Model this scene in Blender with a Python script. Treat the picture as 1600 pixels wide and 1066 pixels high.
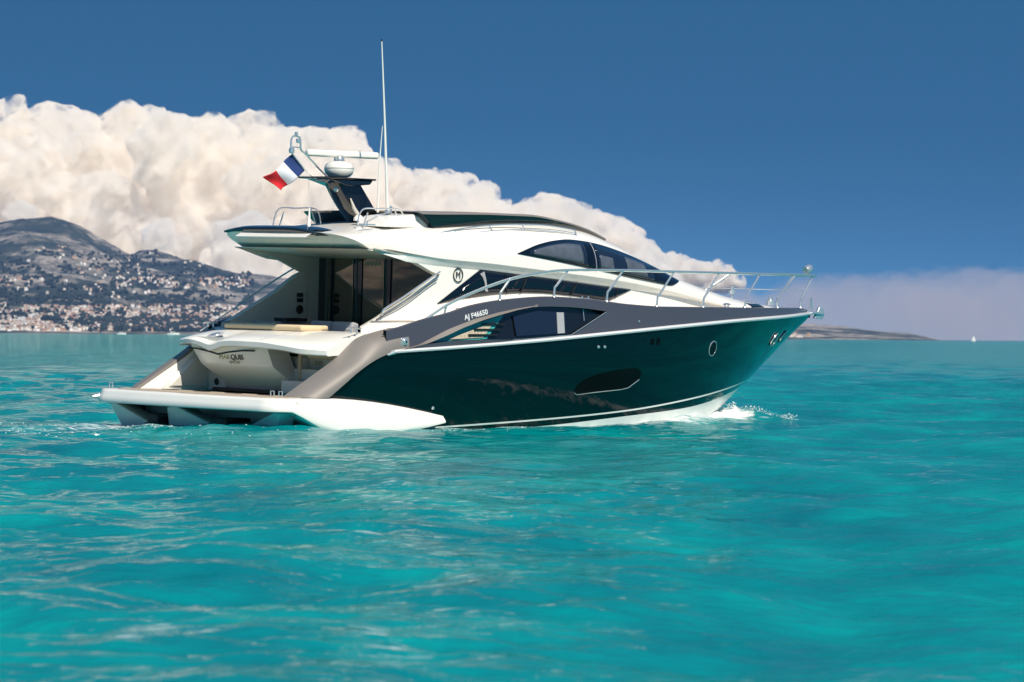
import bpy, bmesh, math, random
import numpy as np
from mathutils import Vector, Matrix
random.seed(7); RNG = np.random.default_rng(7)
for o in list(bpy.data.objects): bpy.data.objects.remove(o)
SC = bpy.context.scene; COL = SC.collection
R = math.radians

# ---------------------------------------------------------------- camera, sky, sun, exposure
CAM_H = 1.53
cam_d = bpy.data.cameras.new('camera'); cam = bpy.data.objects.new('camera', cam_d); COL.objects.link(cam)
cam_d.sensor_width = 36.0; cam_d.lens = 135.0; cam_d.clip_start = 0.5; cam_d.clip_end = 200000
_th, _rho = math.atan(7/6000), 0.0079
_f = Vector((0, math.cos(_th), -math.sin(_th))); _r = Vector((math.cos(_rho), 0, math.sin(_rho)))
_r = (_r - _f*_r.dot(_f)).normalized(); _u = _r.cross(_f)
cam.matrix_world = Matrix(((_r.x, _u.x, -_f.x, 0), (_r.y, _u.y, -_f.y, 0), (_r.z, _u.z, -_f.z, CAM_H), (0, 0, 0, 1)))
cam_d.dof.use_dof = True; cam_d.dof.focus_distance = 62.0; cam_d.dof.aperture_fstop = 5.0
SC.camera = cam

SUN_EL = R(48); SUN_XY = Vector((0.47, -0.88)).normalized()
sun_dir = Vector((SUN_XY.x*math.cos(SUN_EL), SUN_XY.y*math.cos(SUN_EL), math.sin(SUN_EL)))
sun_d = bpy.data.lights.new('sun', 'SUN'); sun_d.energy = 5.0; sun_d.angle = R(0.5); sun_d.color = (1.0, 0.92, 0.80)
sun = bpy.data.objects.new('sun', sun_d); COL.objects.link(sun)
sun.rotation_euler = sun_dir.to_track_quat('Z', 'Y').to_euler()

world = bpy.data.worlds.new('World'); SC.world = world; world.use_nodes = True
wn = world.node_tree; wn.nodes.clear()
w_out = wn.nodes.new('ShaderNodeOutputWorld'); w_bg = wn.nodes.new('ShaderNodeBackground')
w_sky = wn.nodes.new('ShaderNodeTexSky'); w_sky.sky_type = 'NISHITA'; w_sky.sun_disc = False
w_sky.sun_elevation = SUN_EL; w_sky.sun_rotation = math.atan2(SUN_XY.x, SUN_XY.y)
w_sky.air_density = 1.0; w_sky.dust_density = 0.1; w_sky.ozone_density = 1.6; w_sky.altitude = 0
w_tc = wn.nodes.new('ShaderNodeTexCoord'); w_sep = wn.nodes.new('ShaderNodeSeparateXYZ'); w_com = wn.nodes.new('ShaderNodeCombineXYZ')
wn.links.new(w_tc.outputs['Generated'], w_sep.inputs[0])
w_cl = wn.nodes.new('ShaderNodeClamp'); w_cl.inputs['Min'].default_value = -.14; w_cl.inputs['Max'].default_value = .14; wn.links.new(w_sep.outputs['X'], w_cl.inputs['Value'])
w_m1 = wn.nodes.new('ShaderNodeMath'); w_m1.operation = 'MULTIPLY_ADD'; w_m1.inputs[1].default_value = .9; w_m1.inputs[2].default_value = .11; wn.links.new(w_cl.outputs[0], w_m1.inputs[0])
w_m2 = wn.nodes.new('ShaderNodeMath'); w_m2.operation = 'MULTIPLY_ADD'; w_m2.inputs[1].default_value = 17.0; wn.links.new(w_sep.outputs['Z'], w_m2.inputs[0]); wn.links.new(w_m1.outputs[0], w_m2.inputs[2])
wn.links.new(w_sep.outputs['X'], w_com.inputs[0]); wn.links.new(w_sep.outputs['Y'], w_com.inputs[1]); wn.links.new(w_m2.outputs[0], w_com.inputs[2])
w_nrm = wn.nodes.new('ShaderNodeVectorMath'); w_nrm.operation = 'NORMALIZE'
wn.links.new(w_com.outputs[0], w_nrm.inputs[0]); wn.links.new(w_nrm.outputs[0], w_sky.inputs['Vector'])
w_bg.inputs['Strength'].default_value = 0.105
w_hsv = wn.nodes.new('ShaderNodeHueSaturation'); w_hsv.inputs['Hue'].default_value = 0.488; w_hsv.inputs['Saturation'].default_value = 1.30; w_hsv.inputs['Value'].default_value = 1.0
wn.links.new(w_sky.outputs[0], w_hsv.inputs['Color']); wn.links.new(w_hsv.outputs[0], w_bg.inputs['Color']); wn.links.new(w_bg.outputs[0], w_out.inputs['Surface'])

SC.view_settings.view_transform = 'Standard'; SC.view_settings.look = 'None'
SC.view_settings.exposure = 0.16; SC.view_settings.gamma = 1.0
SC.render.engine = 'CYCLES'
cy = SC.cycles
cy.max_bounces = 16; cy.diffuse_bounces = 3; cy.glossy_bounces = 4; cy.transmission_bounces = 6; cy.volume_bounces = 14
cy.transparent_max_bounces = 8; cy.caustics_reflective = False; cy.caustics_refractive = False
cy.use_denoising = True; cy.sample_clamp_indirect = 6.0

# ---------------------------------------------------------------- materials
def mat(name, col, rough=0.5, metal=0.0, coat=0.0, spec=0.5, var=0.0, var_scale=3.0, bump=0.0, bump_scale=20.0, ior=1.5, stretch=(1, 1, 1)):
    m = bpy.data.materials.new(name); m.use_nodes = True
    nt = m.node_tree; p = nt.nodes['Principled BSDF']
    p.inputs['Base Color'].default_value = (*col, 1); p.inputs['Roughness'].default_value = rough
    p.inputs['Metallic'].default_value = metal; p.inputs['Coat Weight'].default_value = coat; p.inputs['Coat Roughness'].default_value = 0.03
    p.inputs['Specular IOR Level'].default_value = spec; p.inputs['IOR'].default_value = ior
    if var or bump:
        tc = nt.nodes.new('ShaderNodeTexCoord'); mp = nt.nodes.new('ShaderNodeMapping'); mp.inputs['Scale'].default_value = stretch
        nt.links.new(tc.outputs['Object'], mp.inputs['Vector'])
    if var:
        n = nt.nodes.new('ShaderNodeTexNoise'); n.inputs['Scale'].default_value = var_scale; n.inputs['Detail'].default_value = 5
        nt.links.new(mp.outputs[0], n.inputs['Vector'])
        mx = nt.nodes.new('ShaderNodeMix'); mx.data_type = 'RGBA'
        mx.inputs[6].default_value = (*[c*(1-var) for c in col], 1); mx.inputs[7].default_value = (*[min(1, c*(1+var)) for c in col], 1)
        nt.links.new(n.outputs['Fac'], mx.inputs[0]); nt.links.new(mx.outputs[2], p.inputs['Base Color'])
    if bump:
        b = nt.nodes.new('ShaderNodeTexNoise'); b.inputs['Scale'].default_value = bump_scale; b.inputs['Detail'].default_value = 3
        nt.links.new(mp.outputs[0], b.inputs['Vector'])
        bp = nt.nodes.new('ShaderNodeBump'); bp.inputs['Strength'].default_value = bump; bp.inputs['Distance'].default_value = 0.02
        nt.links.new(b.outputs['Fac'], bp.inputs['Height']); nt.links.new(bp.outputs[0], p.inputs['Normal'])
    return m
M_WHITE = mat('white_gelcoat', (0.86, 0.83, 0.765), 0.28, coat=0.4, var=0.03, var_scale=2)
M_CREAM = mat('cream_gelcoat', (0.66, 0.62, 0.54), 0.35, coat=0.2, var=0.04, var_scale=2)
M_TEAL = mat('dark_teal_paint', (0.0005, 0.0065, 0.0085), 0.05, coat=0.35, spec=0.2, var=0.15, var_scale=1.2, bump=0.012, bump_scale=1.3)
M_BOTTOM = mat('hull_bottom_paint', (0.76, 0.78, 0.74), 0.3, coat=0.3, var=0.1, var_scale=2)
M_SLATE = mat('slate_metallic_paint', (0.092, 0.090, 0.115), 0.36, metal=0.35, coat=0.25, var=0.04, var_scale=1)
M_TAUPE = mat('taupe_metallic_paint', (0.235, 0.212, 0.192), 0.5, metal=0.25, coat=0.0, var=0.04, var_scale=1)
M_BLACK = mat('black_gloss', (0.006, 0.007, 0.008), 0.06, coat=0.6)
M_BLACKM = mat('black_matt', (0.008, 0.008, 0.009), 0.5)
M_GLASS = mat('dark_tinted_glass', (0.003, 0.006, 0.014), 0.02, coat=0.0, spec=0.5)
M_GLASS2 = mat('blue_tinted_glass', (0.010, 0.018, 0.038), 0.04, coat=0.1, spec=0.5)
M_STEEL = mat('polished_steel', (0.80, 0.80, 0.78), 0.22, metal=0.8)
M_PORT = mat('port_window_black', (0.002, 0.002, 0.002), 0.15, spec=0.12)
M_DOOR = mat('door_glass_dark', (0.020, 0.014, 0.009), 0.015, spec=0.5, ior=2.7)
M_TRANS = mat('transom_gelcoat', (0.86, 0.79, 0.69), 0.3, coat=0.3, var=0.03, var_scale=2)
M_PANE_PATCH = mat('pane_patch_grey', (0.085, 0.10, 0.125), 0.12, var=0.4, var_scale=7)
M_DOOR.node_tree.nodes['Principled BSDF'].inputs['Specular Tint'].default_value = (1.0, .82, .60, 1)
M_TEAK = mat('weathered_teak', (0.42, 0.34, 0.25), 0.65, var=0.2, var_scale=6, stretch=(1, 14, 1))
M_CUSH = mat('beige_upholstery', (0.66, 0.52, 0.33), 0.7, var=0.05, bump=0.1)
M_GREYC = mat('grey_upholstery', (0.36, 0.36, 0.38), 0.75, var=0.05, bump=0.1)
M_BROWN = mat('brown_seat', (0.05, 0.03, 0.02), 0.5)
M_RUB = mat('rub_rail_vinyl', (0.70, 0.70, 0.70), 0.2, coat=0.5)
M_LETTER = mat('white_lettering', (0.8, 0.8, 0.8), 0.5)
M_LETTERD = mat('dull_lettering', (0.10, 0.08, 0.06), 0.3, metal=0.5)  # duller copy of the gold, for letters without the painted sheen
M_LETTERG = mat('gold_lettering', (0.62, 0.50, 0.30), 0.25, metal=0.8)
M_TURQ = mat('turquoise_reveal', (0.05, 0.38, 0.36), 0.3)
M_PEB = mat('pale_cane_panel', (0.50, 0.42, 0.31), 0.6, var=0.75, var_scale=26)

# ---------------------------------------------------------------- mesh helpers
class MB:
    """collects faces and links them as one mesh object"""
    def __init__(self): self.v = []; self.f = []; self.m = []
    def add(self, verts, faces, mi=0):
        n = len(self.v); self.v += [tuple(map(float, p)) for p in verts]
        for f in faces: self.f.append([i+n for i in f]); self.m.append(mi)
        return self
    def grid(self, rows, mi=0, close=False, skip=None):
        nr, nc = len(rows), len(rows[0]); fs, ms = [], []
        for i in range(nr-1):
            for j in range(nc if close else nc-1):
                if skip and skip(i, j): continue
                k = (j+1) % nc
                fs.append([i*nc+j, i*nc+k, (i+1)*nc+k, (i+1)*nc+j]); ms.append(mi(i, j) if callable(mi) else mi)
        n = len(self.v); self.v += [tuple(map(float, p)) for r in rows for p in r]
        for f, q in zip(fs, ms): self.f.append([x+n for x in f]); self.m.append(q)
        return self
    def box(self, c, s, mi=0, rot=None):
        vs = [Vector((sx*s[0]/2, sy*s[1]/2, sz*s[2]/2)) for sx in (-1, 1) for sy in (-1, 1) for sz in (-1, 1)]
        if rot: vs = [rot @ v for v in vs]
        vs = [v + Vector(c) for v in vs]
        return self.add(vs, [[0, 1, 3, 2], [4, 6, 7, 5], [0, 4, 5, 1], [2, 3, 7, 6], [0, 2, 6, 4], [1, 5, 7, 3]], mi)
    def prism(self, poly, off, mi=0):
        """closed slab: a 3-D polygon and its copy displaced by off"""
        n = len(poly); o = Vector(off)
        vs = [Vector(p) for p in poly] + [Vector(p)+o for p in poly]
        return self.add(vs, [list(range(n))[::-1], list(range(n, 2*n))] + [[i, (i+1) % n, n+(i+1) % n, n+i] for i in range(n)], mi)
    def tube(self, path, r, n=8, mi=0, caps=True):
        P = [Vector(p) for p in path]; rows = []; up = None
        for i, p in enumerate(P):
            t = (P[min(i+1, len(P)-1)] - P[max(i-1, 0)]).normalized()
            if up is None: up = Vector((0, 0, 1)) if abs(t.z) < .9 else Vector((1, 0, 0))
            a = (up - t*up.dot(t)).normalized(); b = t.cross(a); up = a
            rr = r[i] if isinstance(r, (list, tuple)) else r
            rows.append([p + a*rr*math.cos(2*math.pi*k/n) + b*rr*math.sin(2*math.pi*k/n) for k in range(n)])
        self.grid(rows, mi, close=True)
        if caps:
            self.add(rows[0], [list(range(n))], mi); self.add(rows[-1], [list(range(n))[::-1]], mi)
        return self
    def lathe(self, prof, c=(0, 0, 0), n=24, mi=0, rot=None):
        rows = []
        for r, z in prof:
            row = [Vector((r*math.cos(2*math.pi*k/n), r*math.sin(2*math.pi*k/n), z)) for k in range(n)]
            if rot: row = [rot @ v for v in row]
            rows.append([v + Vector(c) for v in row])
        return self.grid(rows, mi, close=True)
    def mirror(self):
        n = len(self.v); nf = len(self.f)
        self.v += [(x, -y, z) for x, y, z in self.v[:n]]
        for i in range(nf): self.f.append([k+n for k in self.f[i]][::-1]); self.m.append(self.m[i])
        return self
    def build(self, name, mats, parent=None, smooth=True, sharp=32, bevel=0, sub=0, solid=0, loc=None, weld=1e-4):
        me = bpy.data.meshes.new(name); me.from_pydata(self.v, [], self.f)
        mats = mats if isinstance(mats, (list, tuple)) else [mats]
        for m in mats: me.materials.append(m)
        me.polygons.foreach_set('material_index', self.m)
        bm = bmesh.new(); bm.from_mesh(me)
        if weld: bmesh.ops.remove_doubles(bm, verts=bm.verts, dist=weld)
        bmesh.ops.dissolve_degenerate(bm, dist=1e-5, edges=bm.edges)
        bmesh.ops.recalc_face_normals(bm, faces=bm.faces)
        if smooth:
            for f in bm.faces: f.smooth = True
            for e in bm.edges:
                if len(e.link_faces) == 2 and e.calc_face_angle(0) > R(sharp): e.smooth = False
        bm.to_mesh(me); bm.free()
        o = bpy.data.objects.new(name, me); COL.objects.link(o)
        if parent: o.parent = parent
        if loc: o.location = loc
        if solid:
            s = o.modifiers.new('solid', 'SOLIDIFY'); s.thickness = solid; s.offset = -1
        if bevel:
            b = o.modifiers.new('bevel', 'BEVEL'); b.width = bevel; b.segments = 3; b.limit_method = 'ANGLE'; b.angle_limit = R(40)
        return o
def tag(o, label=None, cat=None, group=None, kind=None):
    if label: o['label'] = label
    if cat: o['category'] = cat
    if group: o['group'] = group
    if kind: o['kind'] = kind
    return o
def smoothp(pts, n=8):
    """Catmull-Rom through 3-D points"""
    P = [Vector(p) for p in pts]; out = []
    for i in range(len(P)-1):
        a, b, c, d = P[max(i-1, 0)], P[i], P[i+1], P[min(i+2, len(P)-1)]
        for k in range(n):
            t = k/n
            out.append(0.5*((2*b) + (c-a)*t + (2*a-5*b+4*c-d)*t*t + (3*b-a-3*c+d)*t**3))
    return out + [P[-1]]
def resample(pts, n):
    P = [Vector(p) for p in pts]; L = [0]
    for a, b in zip(P, P[1:]): L.append(L[-1] + (b-a).length)
    out = []
    for k in range(n):
        t = L[-1]*k/(n-1); i = 0
        while i < len(L)-2 and L[i+1] < t: i += 1
        out.append(P[i].lerp(P[i+1], (t-L[i])/max(L[i+1]-L[i], 1e-9)))
    return out
def lin(pts):
    xs = [p[0] for p in pts]; ys = [p[1] for p in pts]
    return lambda t: float(np.interp(t, xs, ys))
def text(name, body, size, m, parent, origin, xdir, up, depth=0.003, align='LEFT', shear=0.0, stretch=1.0, bold=0.0):
    cu = bpy.data.curves.new(name, 'FONT'); cu.body = body; cu.size = size; cu.extrude = depth; cu.align_x = align; cu.shear = shear; cu.offset = bold
    ob = bpy.data.objects.new(name + '_tmp', cu); COL.objects.link(ob)
    dg = bpy.context.evaluated_depsgraph_get(); me = bpy.data.meshes.new_from_object(ob.evaluated_get(dg))
    bpy.data.objects.remove(ob)
    x = Vector(xdir).normalized(); u = Vector(up); u = (u - x*u.dot(x)).normalized(); z = x.cross(u)
    Mx = Matrix(((x.x*stretch, u.x, z.x, origin[0]), (x.y*stretch, u.y, z.y, origin[1]), (x.z*stretch, u.z, z.z, origin[2]), (0, 0, 0, 1)))
    me.transform(Mx); me.materials.clear(); me.materials.append(m); me.name = name
    o = bpy.data.objects.new(name, me); COL.objects.link(o); o.parent = parent
    return o
def crv(pts):
    """monotone cubic through (x, y) points, clamped at the ends"""
    x=np.array([p[0] for p in pts],float); y=np.array([p[1] for p in pts],float)
    h=np.diff(x); d=np.diff(y)/h; m=np.zeros(len(x)); m[0]=d[0]; m[-1]=d[-1]
    for i in range(1,len(x)-1):
        if d[i-1]*d[i]>0:
            a=2*h[i]+h[i-1]; b=h[i]+2*h[i-1]; m[i]=(a+b)/(a/d[i-1]+b/d[i])
    def f(t):
        t=min(max(t,x[0]),x[-1]); i=min(max(int(np.searchsorted(x,t))-1,0),len(h)-1)
        s=(t-x[i])/h[i]
        return float((2*s**3-3*s*s+1)*y[i]+(s**3-2*s*s+s)*h[i]*m[i]+(3*s*s-2*s**3)*y[i+1]+(s**3-s*s)*h[i]*m[i+1])
    return f
stem=crv([(-1,10.6),(-.5,11.75),(-.06,12.55),(.13,13.0),(.6,13.75),(1.09,14.43),(1.6,15.15),(1.95,15.66),(2.2,15.8)])
wmax=crv([(-1,1.2),(-.5,1.7),(0,2.08),(.5,2.2),(1.2,2.3),(2.2,2.3)])
def w_hull(X,Z):
    L=stem(Z); m=wmax(Z)
    if X<6.5: return m-.1*((6.5-X)/6.5)**2
    t=min(max((X-6.5)/(L-6.5),0),1)
    p=3.2-.75*min(max(Z/.7,0),1)
    return m*max(0,1-t**p)
def w_side(X):   # lower cabin wall
    return 1.75*max(0,1-max(0,(X-5)/10)**2.2)

# ================================================================ THE YACHT  (boat frame: X forward, Y port, Z up, metres)
yacht = bpy.data.objects.new('motor_yacht', None); COL.objects.link(yacht)
yacht.location = (-5.368, 62.562, 0.064); yacht.rotation_euler = (R(1.3), 0, R(45))
tag(yacht, 'large motor yacht with dark teal hull and white sweeping cabin, underway on the turquoise sea', 'yacht')
Y0 = yacht

z_rub = crv([(0.9, 1.1), (2.5, 1.24), (3.78, 1.31), (5.11, 1.39), (6.18, 1.46), (7.78, 1.58), (9.54, 1.70), (11.77, 1.82), (13.86, 1.89), (15.66, 1.95)])
z_stripe = crv([(0, -.16), (4.04, -.01), (6.42, .10), (8.28, .22), (10.19, .39), (12.19, .56), (13.93, .68), (15, .72)])
z_white = crv([(0, -.28), (4, -.13), (6.45, 0.0), (8.33, .14), (10.35, .27), (12.38, .47), (13.86, .61), (15, .66)])
leg_low = lin([(0.8, .45), (1.12, .5), (1.43, .71), (1.78, .94), (2.13, 1.12), (2.41, 1.21), (2.51, 1.24)])
z_top = crv([(2.38, 1.58), (2.73, 1.65), (3.2, 1.77), (3.8, 1.89), (4.38, 2.03), (5.13, 2.13), (6.2, 2.19), (7.15, 2.16), (8.23, 2.08), (9.2, 2.05), (10.2, 2.05), (14.6, 2.05), (15.3, 2.02), (15.7, 1.98)])

# ---- hull shell: one surface, bands of colour follow the boot stripe
def hull_rows(sgn, nx=110):
    cols = []
    for i in range(nx):
        u = i/(nx-1); u = 1-(1-u)**1.25
        col = []
        for lv in range(16):
            X = 0.9
            for _ in range(14):
                zr = z_rub(X) if X > 2.5 else min(z_rub(X), leg_low(X)+.04)
                zw, zs = z_white(X), z_stripe(X)
                zw = min(zw, zr-.2); zs = min(zs, zr-.12)
                L = [-.9, -.5, -.25, min(-.1, zw-.05), zw, zs, zs+.028] + [zs+.028+(zr-zs-.028)*k/9 for k in range(1, 10)]
                z = L[lv]; X = 0.9 + u*(stem(z)-0.9)
            w = w_hull(X, z) if lv >= 4 else w_hull(X, zw)*max(0, 1-max(0, (X-6.5)/(stem(z)-6.5))**6)**.5*(1-.12*(zw-z))
            col.append((X, sgn*w if u < 1 else 0.0, z))
        cols.append(col)
    return cols
b = MB()
for s in (-1, 1):
    C_ = hull_rows(s)
    b.grid(C_, lambda i, j: 1 if j < 4 else (1 if j == 5 else 0))
tr = [p for p in hull_rows(-1, 2)[0]]
b.grid([[(.92, p[1], p[2]) for p in tr], [(.92, -p[1], p[2]) for p in tr]], 1)
hull = b.build('hull', [M_TEAL, M_BOTTOM], Y0, sharp=50)

# ---- rubbing strake
b = MB()
pth = [(X, -(w_hull(X, z_rub(X))+.012), z_rub(X)+.012) for X in np.linspace(2.5, 15.6, 70)]
for s in (1, -1):
    b = MB(); b.tube([(x, s*y, z) for x, y, z in pth], .034, 8); rr_ = b.build('rub_rail', M_RUB, Y0)
    b = MB(); b.tube([(2.40, -s*2.29, 1.20), (2.54, -s*2.31, 1.25)], [.02, .042], 8); b.build('rail_cap', M_STEEL, rr_)

# ---- slate bulwark with the long hull-window recess
win_top = lin([(0, 9), (2.6, 1.26), (3.2, 1.375), (3.31, 1.40), (3.7, 1.52), (4.1, 1.66), (4.55, 1.79), (4.99, 1.89), (5.4, 1.97), (5.77, 2.02), (6.2, 2.035), (6.67, 2.03), (7.15, 2.005), (7.59, 1.965)])
win_bot = lin([(2.6, 1.26), (3.2, 1.365), (3.31, 1.385), (4.0, 1.45), (4.4, 1.465), (5.3, 1.465), (5.6, 1.475), (6.69, 1.55), (7.59, 1.96)])
chamf = lin([(2.45, 1.25), (2.96, 1.30), (3.4, 1.47), (3.81, 1.63), (4.39, 1.80), (4.99, 1.925), (5.4, 1.99), (5.85, 2.045)])
def yb(X, z): return w_hull(X, 1.9) - .02 - .03*max(0, z-z_rub(X))
xs = sorted(set(list(np.linspace(2.42, 15.62, 130)) + [2.6, 3.2, 3.31, 4.1, 5.77, 6.69, 7.59]))
rows = []; inwin = []
for X in xs:
    zr, zt = z_rub(X)+.01, z_top(X)
    if 2.6 < X < 7.6: wb_, wt_ = max(win_bot(X), zr+.004), win_top(X)
    elif X <= 2.6: wb_ = wt_ = zr + .006
    else: wb_ = wt_ = zr + (zt-zr)*.5
    wt_ = max(wt_, wb_); inwin.append(wt_-wb_ > .012)
    if X < 5.85: zc = max(chamf(X), wt_+.004); off = .065*min(1, max(0, (5.85-X)/.8))
    else: zc = wt_ + (zt-wt_)*.3; off = 0
    zc = min(zc, zt-.02)
    y = lambda z, o=0: -(yb(X, z)+o)
    rows.append([(X, y(zr, off*.6), zr), (X, y(wb_, off*.8), wb_), (X, y(wt_, off), wt_), (X, y(zc), zc), (X, y((zc+zt)/2), (zc+zt)/2), (X, y(zt), zt),
                 (X, y(zt)+.02, zt+.015), (X, min(0, y(zt)+.07), zt+.01), (X, min(0, y(zt)+.08), zt-.12)])
for s in (1, -1):
    b = MB()
    rr = [[(p[0], s*p[1], p[2]) for p in r] for r in rows]
    b.grid(rr, lambda i, j: 1 if (j in (2,) and xs[i] < 5.8) else 0, skip=lambda i, j: j == 1 and (inwin[i] or inwin[i+1]))
    bul = b.build('bulwark', [M_SLATE, M_TAUPE], Y0, sharp=18)
    # recess: walls and a gloss backing panel, then the panes
    b = MB(); ws_ = [i for i in range(len(xs)) if inwin[i]]
    top = [Vector(rr[i][2]) for i in ws_]; bot = [Vector(rr[i][1]) for i in ws_]
    d = Vector((0, s*.09, 0)); d2 = Vector((0, s*.05, 0))
    def onp(X, z, o):    # a point on the recess panel, o metres proud of it
        t = min(1, max(0, (z-win_bot(X))/max(win_top(X)-win_bot(X), .02)))
        return Vector((X, s*(-(yb(X, z)) + .05*(1-t)+.09*t - .012 - o), z))
    bt = [onp(xs[i], rows[i][2][2], -.012) for i in ws_]; bb = [onp(xs[i], rows[i][1][2], -.012) for i in ws_]
    b.grid([top, bt]); b.grid([bb, bot]); b.grid([bt, [t.lerp(q, .33) for t, q in zip(bt, bb)], [t.lerp(q, .66) for t, q in zip(bt, bb)], bb])
    rec = b.build('hull_window', [M_BLACK], bul)
    def pane(name, poly, o, m, th=.01):
        q = MB(); q.prism([onp(x, z, o) for x, z in poly], (0, -s*th, 0)); return q.build(name, m, bul, smooth=False)
    pane('corner_window_frame', [(3.42, 1.41), (4.72, 1.475), (5.16, 1.885), (4.3, 1.69)], .0, M_TURQ)
    pane('corner_window', [(3.86, 1.462), (4.63, 1.497), (4.93, 1.78), (4.40, 1.635)], .012, M_PEB)
    for z, x0, x1 in ((1.54, 4.28, 4.95), (1.63, 4.42, 5.04), (1.72, 4.62, 5.14)):
        q = MB(); q.box(onp((x0+x1)/2, z, .035), (x1-x0, .02, .03)); q.build('louver', M_BLACKM, bul, smooth=False, bevel=.004)
    pane('cabin_window', [(5.42, 1.525), (6.60, 1.585), (6.62, 1.94), (5.95, 1.955), (5.36, 1.86)], .004, M_GLASS2)
    pane('cabin_window_post', [(6.40, 1.575), (6.57, 1.585), (6.57, 1.935), (6.40, 1.935)], .016, M_GREYC)
    pane('cabin_window_post', [(7.06, 1.80), (7.075, 1.80), (7.075, 1.99), (7.06, 1.99)], .01, M_STEEL, .004)
    if s == 1:
        text('registration_lettering', 'AJ F46650', .118, M_LETTER, bul, (4.17, -(yb(4.3, 1.86)+.012), 1.785), (1.0, 0, .20), (-.05, .03, 1), .004, stretch=1.12, bold=.002)
# small bright trim along the recess's lower edge
for s in (1, -1):
    b = MB(); b.tube([(x, -s*(yb(x, win_bot(x))+.012), win_bot(x)) for x in np.linspace(5.3, 7.57, 30)], .007, 6); b.build('window_trim', M_STEEL, Y0)
    b = MB(); b.lathe([(0, .012), (.02, .01), (.02, 0)], (8.45, -s*2.225, 1.80), 10, rot=Matrix.Rotation(R(90*s), 3, 'X')); b.build('drain_fitting', M_STEEL, Y0)

# ---- quarter wings that sweep from the bulwark down to the swim platform
L1 = smoothp([(.51, -1.85, .5), (1.06, -1.85, .80), (1.6, -1.85, 1.10), (1.88, -1.86, 1.31), (2.09, -1.87, 1.46), (2.37, -1.9, 1.55), (2.75, -1.95, 1.64)])
L3 = smoothp([(1.12, -2.30, .5), (1.43, -2.31, .71), (1.78, -2.31, .94), (2.13, -2.31, 1.12), (2.41, -2.30, 1.215), (2.62, -2.29, 1.26), (2.9, -2.275, 1.29)])
n = 30; L1 = resample(L1, n); L3 = resample(L3, n); rows = []
for i in range(n):
    t = i/(n-1); a, c = L1[i], L3[i]
    m = Vector((a.x + .10 + .12*t, -2.30+.02*t, a.z + .02 + .03*t))
    q = [(a*(1-k)**2 + m*2*k*(1-k) + c*k*k) for k in np.linspace(0, 1, 12)]
    inner = [a + Vector((.42-.1*t, .03, -.10)), a + Vector((.04, .015, -.03))]
    rows.append(inner + q + [c + Vector((.05, .12, -.02))])
for s in (1, -1):
    b = MB(); b.grid([[(p[0], s*p[1], p[2]) for p in r] for r in rows], lambda i, j: 1 if j < 1 else 0)
    qw = b.build('quarter_wing', [M_TAUPE, M_WHITE], Y0, sharp=60)
    b = MB()                                        # inner quarter panel with a locker hatch
    b.grid([[(1.0, s*-1.80, .46), (1.9, s*-1.80, .46), (2.5, s*-1.80, .46)], [(1.35, s*-1.80, .75), (1.95, s*-1.80, .75), (2.5, s*-1.80, .75)], [(1.9, s*-1.80, 1.18), (2.1, s*-1.80, 1.18), (2.5, s*-1.80, 1.18)]])
    ip = b.build('quarter_panel', M_WHITE, qw, solid=.03)
    b = MB(); b.prism([(1.18, s*-1.76, .55), (1.98, s*-1.76, .55), (1.98, s*-1.76, 1.06), (1.80, s*-1.76, 1.02)], (0, s*.02, 0)); b.build('locker_hatch', M_CREAM, qw, smooth=False, bevel=.008)
    # chock on the wing
    c0 = Vector((2.80, s*-2.265, 1.42))
    b = MB(); b.box(c0, (.16, .03, .13)); b.lathe([(.02, .05), (.055, .035), (.06, 0)], c0, 16, rot=Matrix.Rotation(R(90*s), 3, 'X')); b.build('fairlead', M_STEEL, qw, bevel=.01)
def cleat(c, parent, L=.26, yaw=0):
    rz = Matrix.Rotation(yaw, 3, 'Z'); b = MB(); c = Vector(c)
    b.tube([c + rz @ Vector((x, 0, .075 - .015*abs(x/L*2)**3)) for x in np.linspace(-L/2, L/2, 9)], [.008, .014, .016, .017, .017, .017, .016, .014, .008], 8)
    for x in (-.06, .06): b.tube([c + rz @ Vector((x, 0, 0)), c + rz @ Vector((x, 0, .075))], [.02, .012], 8)
    return b.build('cleat', M_STEEL, parent)
cleat((2.10, -1.80, 1.55), Y0, .34, R(0)); cleat((2.10, 1.80, 1.55), Y0, .34)

# ---- swim platform with its long side sponsons
def plat_outline(inset=0.0, n=14):
    pts = []
    hw, r, x0 = 2.34-inset, .42, -.02+inset
    pts.append((3.7, -(2.30-inset)))
    for k in range(1, 9): pts.append((3.7-(3.7-.5)*k/8, -(hw-.05*(1-k/8)**2)))
    for k in range(1, n): a = math.pi/2*k/n; pts.append((x0+r-r*math.sin(a), -(hw-r+r*math.cos(a))))
    for k in range(0, 7): y = -(hw-r) + 2*(hw-r)*k/6; pts.append((x0-.10*(1-(y/(hw-r))**2), y))
    m = [(x, -y) for x, y in pts[::-1][6:]]
    return pts + m[1:]
P0 = plat_outline()
def pz_top(x): return .5 - .30*max(0, (x-1.1)/2.6)**1.7
def pz_bot(x, y):
    e = .275 if x < .30 else .275 - .40*min(1, (x-.30)/.85)
    return e if x < 2.4 else e + .20*((x-2.4)/1.3)**1.3
def shrink(p, d, dx=None):
    x, y = p; sy = -1 if y > 0 else 1
    return (x + (d if x < .45 else 0) , y + sy*d)
rows = []
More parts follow.
